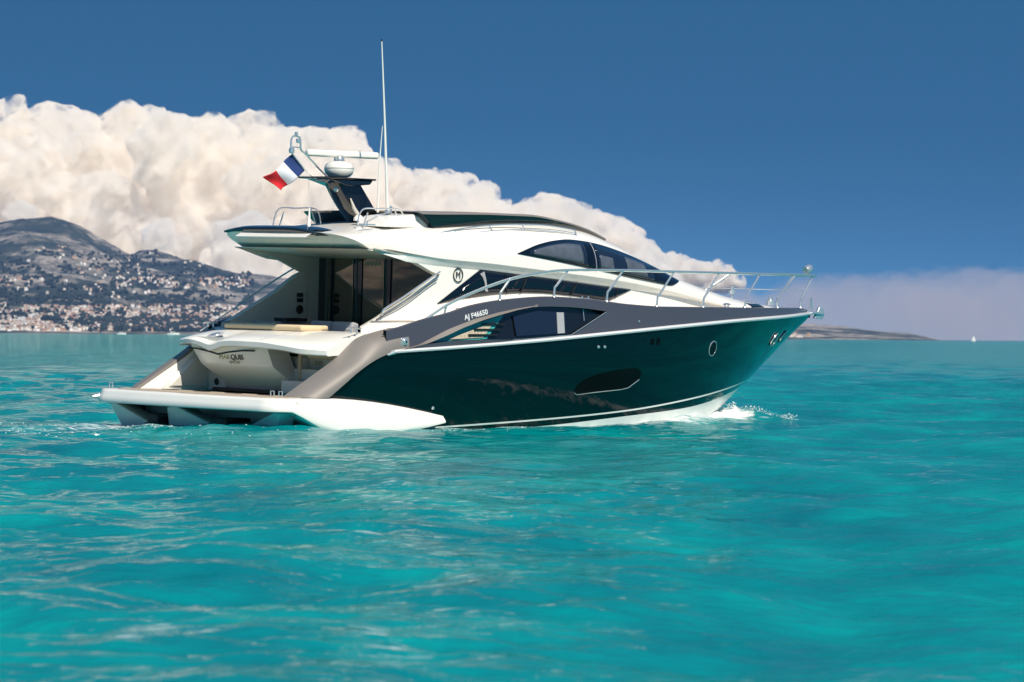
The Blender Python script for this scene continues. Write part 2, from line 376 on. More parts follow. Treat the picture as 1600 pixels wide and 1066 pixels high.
for p in P0:
    x, y = p; zt, zb = pz_top(x), pz_bot(x, y); sg = 1 if y > 0 else -1
    tip = max(0, (x-3.0)/.7)**2
    fx, fy = (max(0, 1-x/.5), min(1, max(0, x/.42)) if abs(y) > 1.9 else 0)
    nx_, ny_ = -fx, sg*fy; l = math.hypot(nx_, ny_) or 1; nx_, ny_ = nx_/l, ny_/l
    e = lambda d: (x + nx_*d, y + ny_*d*(1-.0*tip))
    r_ = []
    for d, f in ((-.30, 1.0), (-.09, 1.0), (-.04, .985), (-.012, .93), (.0, .80), (.035, .5), (.06, .22), (.05, .06), (.01, 0.0), (-.42, 0.06)):
        q = e(d); r_.append((q[0], q[1], zb + (zt-zb)*f))
    rows.append(r_)
b = MB(); b.grid(rows)
b.add(rows[0], [list(range(len(rows[0])))]); b.add(rows[-1], [list(range(len(rows[-1])))[::-1]])
plat = b.build('swim_platform', M_WHITE, Y0, sharp=50)
b = MB(); N = len(P0)
dk = [(x, y) for x, y in plat_outline(.13) if x < 2.2]
xs2 = np.linspace(.08, 1.25, 8)
b.grid([[(x, y, .494) for y in np.linspace(-2.18, 2.18, 12)] for x in xs2]); b.build('platform_deck', M_CREAM, plat, solid=.05)
b = MB(); tk = [p for p in plat_outline(.20) if p[0] < 1.05]
b.prism([(x, y, .497) for x, y in tk], (0, 0, .012)); teak = b.build('teak_deck', M_TEAK, plat, smooth=False)
for x, y in ((.75, 1.2), (.75, .4), (.75, -.4), (.75, -1.2)):
    b = MB(); b.box((x, y, .513), (.10, .34, .008)); b.build('deck_hatch', M_BLACKM if y == 1.2 else M_BROWN, plat, bevel=.003)
for x, y in ((.42, -1.75), (.42, -1.95), (.10, 1.95)):
    b = MB(); b.tube([(x, y-.02, .5), (x, y-.02, .60), (x, y+.06, .60), (x, y+.06, .5)], .012, 6); b.build('deck_fitting', M_STEEL, plat)
b = MB(); b.tube([(.42, -2.31, .485), (.40, -2.352, .42), (.37, -2.36, .25), (.30, -2.30, .16)], .006, 6); b.build('platform_seam', M_BROWN, plat)
b = MB()
for y in (2.2, ): b.tube([(.1, y, .38), (-.06, y+.05, .36)], [.05, .02], 8)
b.build('platform_light', M_STEEL, plat)
# under the platform: lower transom, dark tunnels, sterndrive legs
b = MB()
for s in (1, -1):
    b.prism([(.34, s*1.80, -.45), (.30, s*1.93, -.1), (.22, s*2.14, .26), (.22, s*2.0, .27), (.30, s*1.05, -.08), (.34, s*1.05, -.45)], (.35, 0, 0))
b.prism([(.34, -.62, -.45), (.34, .66, -.45), (.22, .66, .25), (.22, .42, .27), (.30, -.62, -.06)], (.35, 0, 0))
b.build('lower_transom', M_BOTTOM, plat, smooth=False, bevel=.02)
b = MB(); b.box((1.0, 0, .02), (.1, 4.3, .62)); b.box((.5, 0, .315), (1.0, 3.9, .04)); b.build('tunnel_recess', M_BLACKM, plat, smooth=False)
for y in (.86, -.86):
    b = MB(); b.box((.36, y, -.02), (.55, .26, .30)); b.box((.15, y, -.16), (.40, .10, .30)); b.box((.30, y, .10), (.28, .34, .07)); b.lathe([(.0, -.2), (.09, -.12), (.11, .1), (.05, .3)], (.2, y, -.32), 12, rot=Matrix.Rotation(R(90), 3, 'Y'))
    b.build('sterndrive', M_BLACKM, Y0, bevel=.03)

# ---- transom: bulging garage door under the white aft coaming
def door_x(z):
    return crv([(.50, 2.02), (.60, 1.93), (.80, 1.66), (.93, 1.50), (.96, 1.475), (1.0, 1.465), (1.2, 1.40), (1.42, 1.36)])(z)
yl = lin([(.5, 1.34), (.67, 1.24), (.94, 1.40), (1.3, 1.60)]); yr = lin([(.5, -.34), (.6, -.44), (.75, -.50), (.93, -.42), (1.3, -.36)])
b = MB(); rows = []
for z in np.linspace(.53, 1.40, 24):
    r_ = []
    for k in range(15):
        t = k/14; y = yl(z) + (yr(z)-yl(z))*t
        r_.append((door_x(z) + .10*(2*t-1)**4 + .0*y, y, z))
    r_ = [(r_[0][0]+.5, r_[0][1]-.04, z)] + r_ + [(r_[-1][0]+.5, r_[-1][1]+.05, z)]
    rows.append(r_)
b.grid(rows); door = b.build('garage_door', M_TRANS, Y0, sharp=40)
text('transom_lettering', 'MAR', .115, M_LETTERG, door, (door_x(1.04)-.012, .78, 1.035), (0, -1, .02), (-.2, 0, 1), .003, stretch=1.15)  # one name in two tones: the gold half carries its reflection as colour
text('transom_lettering', 'QUIS', .125, M_LETTERD, door, (door_x(1.04)-.012, .485, 1.035), (0, -1, .02), (-.2, 0, 1), .003, stretch=1.15, bold=.002)
text('home_port_lettering', 'AJACCIO', .062, M_LETTERG, door, (door_x(.97)-.012, .55, .972), (0, -1, 0), (-.1, 0, 1), .003, stretch=1.1)
b = MB()
tr_ = [(1.0, 1.60), (1.14, 1.58)]
crease = [(1.315, 1.52, 1.195), (1.315, 1.35, 1.20), (1.33, 1.05, 1.165), (1.345, .80, 1.115), (1.33, .5, 1.16), (1.32, .15, 1.195), (1.32, -.16, 1.20)]
b.tube([(door_x(p[2])-.004, p[1], p[2]) for p in crease], .014, 6); b.build('door_seam', M_BLACKM, door)
b = MB(); b.box((2.0, .5, .515), (.25, 1.9, .05)); b.build('door_sill', M_BLACKM, door, smooth=False)
# aft coaming: white lid with a pointed lip
edge = crv([(-1.95, 1.28), (-1.5, 1.295), (-.9, 1.345), (-.4, 1.38), (.2, 1.385), (.5, 1.37), (.83, 1.30), (1.1, 1.35), (1.4, 1.38), (1.7, 1.36), (1.95, 1.30)])
lip = crv([(-1.95, 1.16), (-1.5, 1.17), (-.9, 1.23), (-.4, 1.25), (.2, 1.255), (.5, 1.24), (.83, 1.165), (1.1, 1.23), (1.4, 1.27), (1.7, 1.27), (1.95, 1.22)])
b = MB(); rows = []
for y in np.linspace(-1.86, 1.92, 44):
    ex = 1.24 + .16*max(0, (abs(y)-1.25)/.6)**2 + .03*abs(y)
    ze_, zl_ = edge(y), lip(y)
    rows.append([(ex+.14, y, zl_+.01), (ex+.03, y, zl_), (ex-.005, y, zl_+.02), (ex-.01, y, ze_-.03), (ex+.02, y, ze_), (ex+.35, y, ze_*.55+1.52*.45), (ex+.8, y, 1.50+.02*(1-abs(y)/2)), (2.25, y, 1.54), (2.6, y, 1.55), (2.6, y, 1.2)])
b.grid(rows); b.add(rows[0], [list(range(10))]); b.add(rows[-1], [list(range(10))[::-1]])
coam = b.build('aft_coaming', M_WHITE, Y0, sharp=35)
b = MB(); b.lathe([(0, .012), (.13, .012), (.15, .0)], (1.52, .98, 1.435), 28, rot=Matrix.Rotation(R(-17), 3, 'Y')); b.build('oval_badge', M_GREYC, coam)
b = MB(); b.lathe([(0, .018), (.085, .018), (.09, .01)], (1.52, .98, 1.435), 24, rot=Matrix.Rotation(R(-17), 3, 'Y')); b.build('oval_badge_centre', M_STEEL, coam)
b = MB(); b.tube([(1.262+.03, -.40, 1.27), (1.265, -.40, 1.36), (1.30, -.40, 1.387), (1.65, -.40, 1.455), (2.2, -.40, 1.542)], .006, 5); b.build('lid_seam', M_GREYC, coam)
# passage behind the coaming: cream step wall, gate post, cushion roll
b = MB(); b.box((2.25, -1.15, .86), (.06, 1.5, .74)); b.box((1.95, -1.2, .62), (.6, 1.3, .22)); b.box((2.15, -1.15, .82), (.3, 1.4, .2)); bs = b.build('boarding_steps', M_CREAM, Y0, smooth=False, bevel=.02); text('step_lettering', '500', .11, M_LETTERG, bs, (2.212, -.74, .985), (0, -1, 0), (0, 0, 1), .003, stretch=1.2)
b = MB(); b.tube([(2.0, -.62, .5), (2.0, -.62, 1.26)], .035, 10); b.build('gate_post', M_CUSH, Y0)
b = MB(); b.tube([(2.1, -.75, 1.15), (2.1, -1.6, 1.15)], .06, 12); b.build('bolster', M_CUSH, Y0)
b = MB(); b.box((2.3, 1.55, .86), (.5, .5, .74)); b.box((2.4, .5, .8), (.5, 2.2, .6)); b.build('transom_core', M_CREAM, Y0, smooth=False)
for z, r_ in ((1.02, .03), (.89, .055), (.63, .06)):
    b = MB(); b.lathe([(0, .02), (r_*.7, .02), (r_, 0)], (2.04, 1.52+.05*(1-z), z), 16, rot=Matrix.Rotation(R(-90), 3, 'Y')); b.build('shower_fitting', M_BLACKM, Y0)
# sunpad and cockpit
b = MB(); b.box((2.45, .52, 1.585), (.62, 1.98, .10)); b.build('sunpad', M_CUSH, Y0, bevel=.04)
b = MB(); b.grid([[(x, y, 1.0) for y in np.linspace(-1.85, 1.85, 5)] for x in np.linspace(2.6, 4.45, 5)]); b.build('cockpit_floor', M_TEAK, Y0, solid=.05)
for y0, y1 in ((-.55, .05), (-.02, -.02)):
    pass
for y in (.02, -.52):
    b = MB(); b.box((3.05, y, 1.50), (.16, .52, .40), rot=Matrix.Rotation(R(12), 3, 'Y')); b.build('seat_cushion', M_GREYC, Y0, bevel=.04)
b = MB(); b.box((3.3, 1.35, 1.40), (.9, .6, .52)); b.build('wet_bar', M_GREYC, Y0, bevel=.03)
b = MB(); b.box((3.3, 1.1, 1.70), (.5, .3, .06)); b.build('wet_bar_grill', M_BLACKM, Y0, bevel=.01)
for y in (-.55, -1.1):
    b = MB(); b.box((3.95, y, 1.42), (.12, .42, .46)); b.build('chair_back', M_CUSH, Y0, bevel=.05)
    b = MB(); b.box((4.02, y-.12, 1.44), (.12, .40, .46)); b.build('chair_back', M_BROWN, Y0, bevel=.05)

# ---- superstructure: roof shell with sweeping arc
z_eave = crv([(1.8, 2.93), (2.35, 2.93), (3.12, 2.87), (4.15, 2.79), (5.13, 2.74), (6.15, 2.67), (7.31, 2.59), (8.37, 2.51), (9.3, 2.42), (10.23, 2.31), (11.22, 2.18), (12.42, 2.05), (13.5, 1.99), (15.2, 1.95)])
z_crown = crv([(1.8, 3.2), (2.5, 3.25), (3.2, 3.33), (4, 3.41), (5, 3.50), (6, 3.56), (7, 3.56), (8, 3.47), (8.8, 3.28), (9.65, 3.0), (10.7, 2.67), (11.9, 2.42), (12.8, 2.26), (13.9, 2.13), (14.7, 2.04), (15.2, 1.98)])
def w_eave(X):
    return crv([(1.8, 1.60), (2.5, 1.68), (3.5, 1.80), (4.5, 1.85), (5, 1.85)])(X) if X < 5 else w_side(X)+.1*min(1, max(.3, (15-X)/4))
E_ = crv([(1.8, .55), (3, .62), (5, .70), (9, .70), (11, .8), (13, .95), (15, 1.0)])
def shell_y(X, z, o=0.0):
    ze_, zc_ = z_eave(X), z_crown(X); s = min(1, max(0, (z-ze_)/(zc_-ze_))); e = E_(X)
    return w_eave(X)*(1-s**(2/e))**(e/2) + o
def shell_pt(X, t):
    e = E_(X); y = w_eave(X)*math.cos(t)**e if t < math.pi/2 else 0.0; s = math.sin(t)**e
    k = max(0, 1-(X-1.8)/2.4)**1.5
    return (X + k*(.80*(1-s) + .16*(abs(y)/1.5)**4*s), y, z_eave(X)+(z_crown(X)-z_eave(X))*s)
ts = [math.pi/2*(i/16) for i in range(17)]
rows = []
for X in np.concatenate([np.linspace(1.8, 5, 22), np.linspace(5.2, 15.15, 60)]):
    half = [shell_pt(X, t) for t in ts]
    rows.append([(p[0], -p[1], p[2]) for p in half] + [p for p in half[::-1][1:]])
b = MB(); b.grid(rows)
cap = []; nn = len(ts)
for i in range(nn):
    a = rows[0][i]; c = rows[0][2*nn-2-i]
    cap.append([(a[0] + (c[0]-a[0])*k/8 - (.10*(1-(2*k/8-1)**2)*(1-i/nn)*0), a[1]+(c[1]-a[1])*k/8, a[2]) for k in range(9)])
b.grid(cap[:-1])
roof = b.build('roof_shell', M_WHITE, Y0, sharp=38)
# soffit over the cockpit, under-eave flare, lower cabin wall
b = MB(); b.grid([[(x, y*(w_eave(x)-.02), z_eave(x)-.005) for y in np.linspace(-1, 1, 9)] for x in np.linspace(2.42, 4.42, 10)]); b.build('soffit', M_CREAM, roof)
wall_top = lambda X: z_eave(X) - .115*max(0, min(1, (11.6-X)/3))*max(0, min(1, (X-2.5)/.8)) - .01
b = MB(); rows = []
for X in np.linspace(2.5, 13.5, 70):
    we_ = w_eave(X)-.004; wt_ = min(w_side(X), we_-.01)
    rows.append([(X, -we_, z_eave(X)+.004), (X, -(we_-.025), z_eave(X)-.02), (X, -(wt_*.6+we_*.4), (z_eave(X)+wall_top(X))/2-.012), (X, -wt_, wall_top(X))])
b.grid(rows)
for s in (1, -1):
    q = MB(); q.grid([[(p[0], s*p[1], p[2]) for p in r] for r in rows]); q.build('eave_flare', M_WHITE, roof, sharp=60)
cut_hi = lin([(2.5, 2.945), (2.65, 2.925), (2.85, 2.895), (3.1, 2.85), (3.4, 2.77), (3.7, 2.65), (3.9, 2.57), (4.08, 2.53)])
cut_lo = lin([(2.2, 1.58), (2.64, 1.78), (2.81, 1.87), (3.38, 2.14), (3.67, 2.33), (3.9, 2.47), (4.08, 2.53)])
def wall_strip(zlo, zhi, X0, X1, n):
    rows = []
    for X in np.linspace(X0, X1, n):
        a, c = zlo(X), max(zhi(X), zlo(X)+.002)
        rows.append([(X, -w_side(X), a+(c-a)*k/4) for k in range(5)])
    return rows
for s in (1, -1):
    b = MB()
    lo = wall_strip(lambda X: 1.35, cut_lo, 2.3, 4.08, 24); hi = wall_strip(cut_hi, wall_top, 2.55, 4.08, 24)
    mid = wall_strip(lambda X: 1.35, wall_top, 4.08, 13.6, 70)
    for rr in (lo, hi, mid): b.grid([[(p[0], s*p[1], p[2]) for p in r] for r in rr])
    if s == 1: pass
    cw = b.build('cabin_side', M_WHITE, Y0, sharp=40, solid=.0)
    # rounded reveal round the cockpit cut-out: outer edge turns inboard
    b = MB(); outer = [(X, cut_hi(X)) for X in np.linspace(2.55, 4.08, 20)] + [(X, cut_lo(X)) for X in np.linspace(4.05, 2.3, 20)]
    rr = []
    for X, z in outer:
        dz = (.05 if z > 2.531 else -.03); rr.append([(X, -s*1.75, z), (X+.01, -s*1.72, z-dz*.3), (X+.05, -s*1.67, z-dz*.9), (X+.10, -s*1.65, z-dz)])
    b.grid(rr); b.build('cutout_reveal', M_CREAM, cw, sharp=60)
    b = MB(); inner = [[(p[0][0], -s*1.56, p[3][2]) , (p[0][0], -s*1.56, 1.2)] for p in rr[20:]]
    b.grid([[(r[3][0], r[3][1], r[3][2]), (r[3][0], r[3][1], 1.1)] for r in rr[20:]]); b.grid([[(r[3][0], r[3][1], r[3][2]), (r[3][0], r[3][1], 2.93)] for r in rr[:20]])
    b.grid([[(4.16, -s*1.65, 1.1), (4.16, -s*1.65, 2.93)], [(4.42, -s*1.65, 1.1), (4.42, -s*1.65, 2.93)]])
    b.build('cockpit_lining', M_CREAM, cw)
    # lower side window
    wt = lin([(4.02, 2.05), (5.01, 2.635), (5.78, 2.575), (7.42, 2.455), (8.96, 2.34)]); wb = lin([(4.02, 2.04), (4.57, 2.13), (5.32, 2.215), (6.0, 2.25), (6.59, 2.25), (7.3, 2.215), (8.32, 2.135), (8.96, 2.335)])
    b = MB(); rr = [[(X, -s*(w_side(X)+.012), wb(X) + (max(wt(X), wb(X)+.004)-wb(X))*k/3) for k in range(4)] for X in sorted(list(np.linspace(4.02, 8.96, 40))+[5.01])]
    b.grid(rr); lw = b.build('side_window', M_GLASS, cw, solid=.02)
    for x0, x1, lean in ((5.62, 5.64, .0), (5.95, 5.985, .18), (7.25, 7.285, .16), (8.50, 8.515, .06)):
        q = MB(); zb_, zt_ = wb(x0), wt(x1+lean)
        q.prism([(x0, -s*(w_side(x0)+.022), zb_), (x1, -s*(w_side(x1)+.022), zb_), (x1+lean, -s*(w_side(x1+lean)+.022), zt_), (x0+lean, -s*(w_side(x0+lean)+.022), zt_)], (0, -s*.006, 0))
        q.build('window_bar', M_BLACKM, cw, smooth=False)
    # upper window: black surround, two panes, mullion
    ut = crv([(5.81, 2.925), (6.1, 3.015), (6.36, 3.085), (6.85, 3.165), (7.27, 3.195), (7.7, 3.175), (8.1, 3.13), (8.61, 3.04), (9.38, 2.87), (9.99, 2.705), (10.50, 2.53)])
    ub = lin([(5.81, 2.92), (6.86, 2.80), (7.86, 2.68), (8.91, 2.55), (10.11, 2.425), (10.50, 2.52)])
    def uw(x0, x1, it, ib, o, name, m, n=44):
        q = MB(); rr = []
        for X in np.linspace(x0, x1, n):
            a, c = ub(X)+ib, max(ut(X)-it, ub(X)+ib+.003)
            rr.append([(X, -s*shell_y(X, a+(c-a)*k/6, o), a+(c-a)*k/6) for k in range(7)])
        q.grid(rr); return q.build(name, m, cw, solid=.012, sharp=60)
    uw(5.81, 10.50, 0, 0, .012, 'upper_window_surround', M_GLASS)
    uw(6.12, 7.62, .045, .03, .018, 'upper_window', M_GLASS2)
    uw(7.92, 9.55, .05, .04, .018, 'upper_window', M_GLASS2)
    for x0, x1, i0, i1, nm_ in ((6.22, 7.52, .03, .17, 'a'), (7.98, 8.35, .03, .33, 'b'), (8.75, 9.35, .05, .20, 'c')):  # paler grey patches laid over parts of the panes
        q = MB(); rr = []
        for X in np.linspace(x0, x1, 24):
            a, c = ub(X)+i0+.02, max(min(ub(X)+i0+.035+(ut(X)-ub(X)-i0)*(1-i1*1.6), ut(X)-.07), ub(X)+i0+.024)
            rr.append([(X, -s*shell_y(X, a+(c-a)*k/4, .020), a+(c-a)*k/4) for k in range(5)])
        q.grid(rr); q.build('pane_patch', M_PANE_PATCH, cw, solid=.004)
    q = MB(); q.prism([(4.99, -s*1.768, 2.56), (5.09, -s*1.768, 2.60), (5.14, -s*1.768, 2.46), (5.165, -s*1.768, 2.33), (5.19, -s*1.768, 2.26), (5.12, -s*1.768, 2.27), (5.11, -s*1.768, 2.40), (5.06, -s*1.768, 2.50)], (0, -s*.004, 0)); q.build('curtain', M_GREYC, cw, smooth=False)
    q = MB(); q.tube([(7.83, -s*(shell_y(7.83, 2.68+(3.16-2.68)*k/8, .03)), 2.68+(3.16-2.68)*k/8) for k in range(9)], .01, 5); q.build('window_mullion', M_STEEL, cw)
    if s == 1:
        q = MB()
        for k in range(40):
            pass
        q.grid([[(4.48+r_*math.cos(a), -1.765-h_, 2.55-.02+r_*1.08*math.sin(a)) for r_, h_ in ((.115, 0), (.115, .006), (.098, .006), (.098, 0))] for a in np.linspace(0, 2*math.pi, 41)])
        q.build('ring_emblem', M_BLACKM, cw)
        text('emblem_letter', 'M', .17, M_BLACKM, cw, (4.48, -1.768, 2.475), (1, 0, 0), (0, 0, 1), .003, align='CENTER', stretch=.85)
# port wing fittings inside the cockpit
for z in (2.12, 2.03):
    b = MB(); b.box((3.98, 1.635, z), (.14, .02, .07)); b.build('switch_panel', M_BLACKM, Y0, bevel=.01)
b = MB(); b.lathe([(0, .02), (.07, .02), (.08, 0)], (3.98, 1.64, 1.87), 20, rot=Matrix.Rotation(R(90), 3, 'X')); b.build('gauge', M_BLACKM, Y0)
# handrails beside the cockpit cut-outs
for s in (1, -1):
    b = MB(); b.tube(smoothp([(2.72, -s*1.80, 1.84), (2.74, -s*1.83, 1.94), (3.1, -s*1.84, 2.12), (3.6, -s*1.84, 2.38), (3.98, -s*1.82, 2.57), (4.0, -s*1.77, 2.55)], 5), .016, 8); b.build('grab_rail', M_STEEL, Y0)
b = MB(); b.tube([(1.9, 1.83, 1.48), (2.9, 1.86, 1.98)], .012, 6); b.build('grab_rail', M_STEEL, Y0)
b = MB(); b.tube(smoothp([(2.62, -1.77, 1.77), (3.2, -1.79, 2.02), (3.75, -1.79, 2.33), (3.98, -1.79, 2.45)], 5), .008, 6); b.build('wall_seam', M_BROWN, Y0)
b = MB(); b.tube([(2.5, -1.765, 1.74), (3.9, -1.765, 1.755)], .006, 6); b.build('wall_seam', M_BROWN, Y0)

# ---- aft bulkhead with glazed doors
b = MB(); b.prism([(4.42, -1.72, 1.0), (4.42, 1.66, 1.0), (4.42, 1.66, 2.93), (4.42, -1.72, 2.93)], (.06, 0, 0)); bh = b.build('aft_bulkhead', M_BLACK, Y0, smooth=False)
for y0, y1 in ((1.46, 1.34), (1.22, .76), (.50, -.02), (-.24, -1.65)):
    b = MB(); b.prism([(4.405, y0, 1.06), (4.405, y1, 1.06), (4.405, y1, 2.80), (4.405, y0, 2.80)], (.012, 0, 0)); b.build('door_glass', M_DOOR, bh, smooth=False, bevel=.004)
for y in (1.36, .60, -.12):
    b = MB(); b.tube([(4.37, y, 1.3), (4.35, y, 2.84)], .014, 8); b.build('door_handle', M_BLACK, bh)
text('door_lettering', 'MARQUIS', .10, M_LETTERG, bh, (4.398, .46, 2.66), (0, -1, 0), (0, 0, 1), .002, stretch=.95)

# ---- roof details
b = MB()
blade = [(1.90, 1.22, 3.185), (1.86, .8, 3.205), (1.84, 0, 3.21), (1.84, -.6, 3.205), (1.88, -1.12, 3.15)]
rows = []
for p in smoothp(blade, 5):
    x, y, z = p; h = .055*max(.15, 1-((y-.05)/1.22)**4)
    rows.append([(x-.03, y, z-.03), (x-.05, y, z), (x-.02, y, z+h*.8), (x+.12, y, z+h+.02), (x+.5, y, z+h+.02), (x+.55, y, z-.02)])
b.grid(rows); b.add(rows[0], [list(range(6))]); b.add(rows[-1], [list(range(6))]); b.build('aft_spoiler', M_BLACK, roof, sharp=30)
b = MB(); b.grid([[(1.86, y, 3.175), (1.70, y, 3.095), (1.72, y, 3.08), (2.05, y, 3.06)] for y in (.75, .3, -.4, -1.02)]); b.build('sunlit_ledge', M_WHITE, roof, smooth=False, bevel=.01)  # ledge added and tilted up to catch the sun as a bright strip
for y in (1.2, .8, .35, -.2, -.75, -1.2):
    b = MB(); b.lathe([(0, .01), (.012, .008), (.014, 0)], (2.12, y, 3.0), 8, rot=Matrix.Rotation(R(-60), 3, 'Y')); b.build('courtesy_light', M_STEEL, roof)
# sunroof visor: a black plate that rises aft above the crown
rows = []
vt = crv([(3.75, 3.565), (4.2, 3.57), (5.0, 3.59), (5.6, 3.60), (6.6, 3.60), (7.4, 3.53), (8.2, 3.405), (8.9, 3.215)])
for X in np.linspace(3.84, 8.8, 36):
    k = (X-3.76)/5.04; hw = 1.47*(1-.28*k**2.2); zt = vt(X); rk = max(0, 1-(X-3.76)/1.6)
    zside = z_eave(X) + (z_crown(X)-z_eave(X))*(max(0, 1-((hw-.03)/w_eave(X))**(2/E_(X))))**(E_(X)/2)
    zb = min(zt-.02, zside-.02)
    half = [(X+.42*rk, hw-.06, zb), (X+.30*rk, hw-.02, zb+(zt-zb)*.35), (X+.06*rk, hw, zt-.03), (X, hw-.02, zt), (X+.02, hw-.12, zt+.008), (X+.03, hw*.5, zt+.02), (X+.03, 0, zt+.025)]
    rows.append([(p[0], -p[1], p[2]) for p in half] + half[::-1][1:])
b = MB(); b.grid(rows, lambda i, j: 1 if j in (2, 3, 4, 7, 8, 9) else 0); b.add(rows[0], [list(range(13))])
b.build('sunroof', [M_BLACK, M_TAUPE], roof, sharp=35)
def roof_z(X, y):
    q = min(1, abs(y)/w_eave(X)); return z_eave(X) + (z_crown(X)-z_eave(X))*(max(0, 1-q**(2/E_(X))))**(E_(X)/2)
# long flat handrail loops on the roof shoulders
for s in (1, -1):
    up = smoothp([(3.92, -s*1.60, 3.17), (4.55, -s*1.56, 3.285), (5.3, -s*1.52, 3.375), (6.1, -s*1.5, 3.42), (6.9, -s*1.46, 3.42), (7.62, -s*1.42, 3.36)], 6)
    lo = smoothp([(3.92, -s*1.60, 3.17), (4.0, -s*1.62, 3.125), (4.75, -s*1.60, 3.225), (5.6, -s*1.56, 3.305), (6.4, -s*1.53, 3.335), (7.1, -s*1.5, 3.315), (7.62, -s*1.46, 3.27)], 6)
    b = MB(); b.tube(up, .013, 6); b.tube(lo, .013, 6); b.tube([up[-1], lo[-1]], .013, 6)
    for X in (4.55, 5.4, 6.3): 
        a = min(up, key=lambda p: abs(p.x-X)); c = min(lo, key=lambda p: abs(p.x-X-.03)); b.tube([a, c], .009, 6)
    b.build('roof_handrail', M_STEEL, roof)
for s, xs_ in ((1, (2.92, 3.70, 4.0)), (-1, (3.62, 4.3, 4.6))):
    y = -s*1.05; b = MB()
    b.tube(smoothp([(2.80, y, 3.30), (2.92, y, 3.58), (3.3, y, 3.605), (3.78, y, 3.60), (3.90, y, 3.35)], 6), .012, 8)
    b.tube(smoothp([(2.95, y, 3.30), (3.04, y, 3.53)], 2), .012, 8); b.tube([(3.66, y, 3.60), (3.78, y, 3.34)], .011, 8)
    b.build('roof_rail', M_STEEL, roof)
b = MB(); b.prism([(3.10, -1.40, 3.30), (3.35, -1.35, 3.47), (4.0, -1.3, 3.545), (4.5, -1.3, 3.40), (4.5, -1.35, 3.30)], (0, .75, .02)); b.build('antenna_base', M_WHITE, roof, sharp=50, bevel=.06)
b = MB(); b.tube([(3.62, -.92, 3.56), (3.60, -.92, 3.75), (3.50, -.92, 5.1), (3.39, -.92, 6.42)], [.035, .026, .017, .009], 8); b.lathe([(0, .04), (.012, .03), (.013, 0)], (3.39, -.92, 6.41), 8, mi=1); b.tube([(3.50, -.80, 3.55), (3.49, -.82, 4.3), (3.47, -.9, 5.0)], [.018, .014, .006], 6)
b.build('whip_antenna', [M_WHITE, M_BLACKM], roof)
b = MB(); b.lathe([(0, .07), (.05, .06), (.06, 0)], (3.62, -.92, 3.535), 12); b.box((3.72, -.86, 3.6), (.06, .05, .12)); b.build('antenna_foot', M_STEEL, roof)
b = MB(); b.lathe([(.09, 0), (.085, .05), (.05, .09), (0, .10)], (3.30, -.55, 3.40), 16); b.build('gps_dome', M_WHITE, roof)
b = MB(); b.box((2.85, -1.25, 3.335), (.34, .04, .02)); b.tube([(2.85, -1.25, 3.30), (2.85, -1.25, 3.40)], .01, 6); b.build('roof_cleat', M_STEEL, roof)

# ---- raked radar mast
mast_rows = []
for t in np.linspace(0, 1, 9):
    xa = 3.72-.62*t-.06*math.sin(t*3); xf = 4.28-.56*t; z = 3.36+.70*t; hy = .20-.03*t
    mast_rows.append([(xa, -hy*.55, z), (xa+.05, -hy, z), (xf-.08, -hy, z), (xf, -hy*.5, z), (xf, hy*.5, z), (xf-.08, hy, z), (xa+.05, hy, z), (xa, hy*.55, z)])
b = MB(); b.grid(mast_rows, close=True); mast = b.build('radar_mast', M_BLACK, Y0, sharp=35)
b = MB(); b.tube([(3.70, -.215, 3.40), (3.50, -.21, 3.62), (3.42, -.205, 3.78)], [.035, .03, .012], 8); b.build('mast_trim', M_CREAM, mast)
b = MB(); b.lathe([(0, .05), (.045, .03), (.05, 0)], (3.20, -.1, 3.93), 12, rot=Matrix.Rotation(R(-90), 3, 'Y')); b.build('deck_floodlight', M_STEEL, mast)
b = MB(); b.prism([(2.72, -.36, 4.10), (2.86, -.40, 4.09), (3.85, -.38, 4.09), (3.92, 0, 4.09), (3.85, .38, 4.09), (2.86, .40, 4.09), (2.72, .36, 4.10)], (0, 0, .03)); b.prism([(2.86, -.3, 4.09), (3.3, -.3, 3.98), (3.78, -.3, 4.02), (3.85, -.3, 4.09)], (0, .6, 0)); b.build('mast_platform', M_BLACK, mast, bevel=.015)
b = MB(); b.lathe([(.12, 0), (.19, .02), (.235, .07), (.25, .13), (.245, .19), (.215, .24), (.15, .27), (0, .285)], (3.33, 0, 4.125), 32); rd = b.build('radome', M_WHITE, mast)
b = MB(); b.lathe([(.251, .155), (.254, .16), (.251, .165)], (3.33, 0, 4.125), 32); b.build('radome_seam', M_GREYC, mast)
b = MB(); b.lathe([(.09, .285), (.085, .34), (.07, .36)], (3.33, 0, 4.125), 16); b.build('radar_pedestal', M_STEEL, mast)
rz = Matrix.Rotation(R(-8), 3, 'Z')
b = MB(); b.box((3.40, 0, 4.525), (1.46, .11, .115), rot=rz); b.build('radar_array', M_WHITE, mast, bevel=.035)
# curved light staff
st = smoothp([(3.02, -.06, 4.13), (2.82, -.05, 4.27), (2.56, -.04, 4.47), (2.44, -.03, 4.56), (2.42, -.03, 4.66), (2.40, -.03, 4.76), (2.32, -.02, 4.79), (2.24, -.02, 4.76), (2.22, -.02, 4.66), (2.22, -.02, 4.56)], 5)
b = MB(); b.tube(st, .016, 8); b.tube([(2.22, -.02, 4.60), (2.43, -.03, 4.60)], .01, 6); b.tube(smoothp([(2.24, -.02, 4.50), (2.55, .0, 4.24), (2.72, .02, 4.13), (2.85, .03, 4.10)], 5), .014, 8); b.build('light_staff', M_STEEL, mast)
for c_, r_ in (((2.235, -.02, 4.54), .05), ((2.37, -.03, 4.71), .04), ((2.33, -.02, 4.83), .03)):
    b = MB(); b.lathe([(.0, -r_), (r_*.9, -r_*.8), (r_, 0), (r_*.9, r_*.8), (0, r_)], c_, 12); b.build('mast_light', M_STEEL, mast)
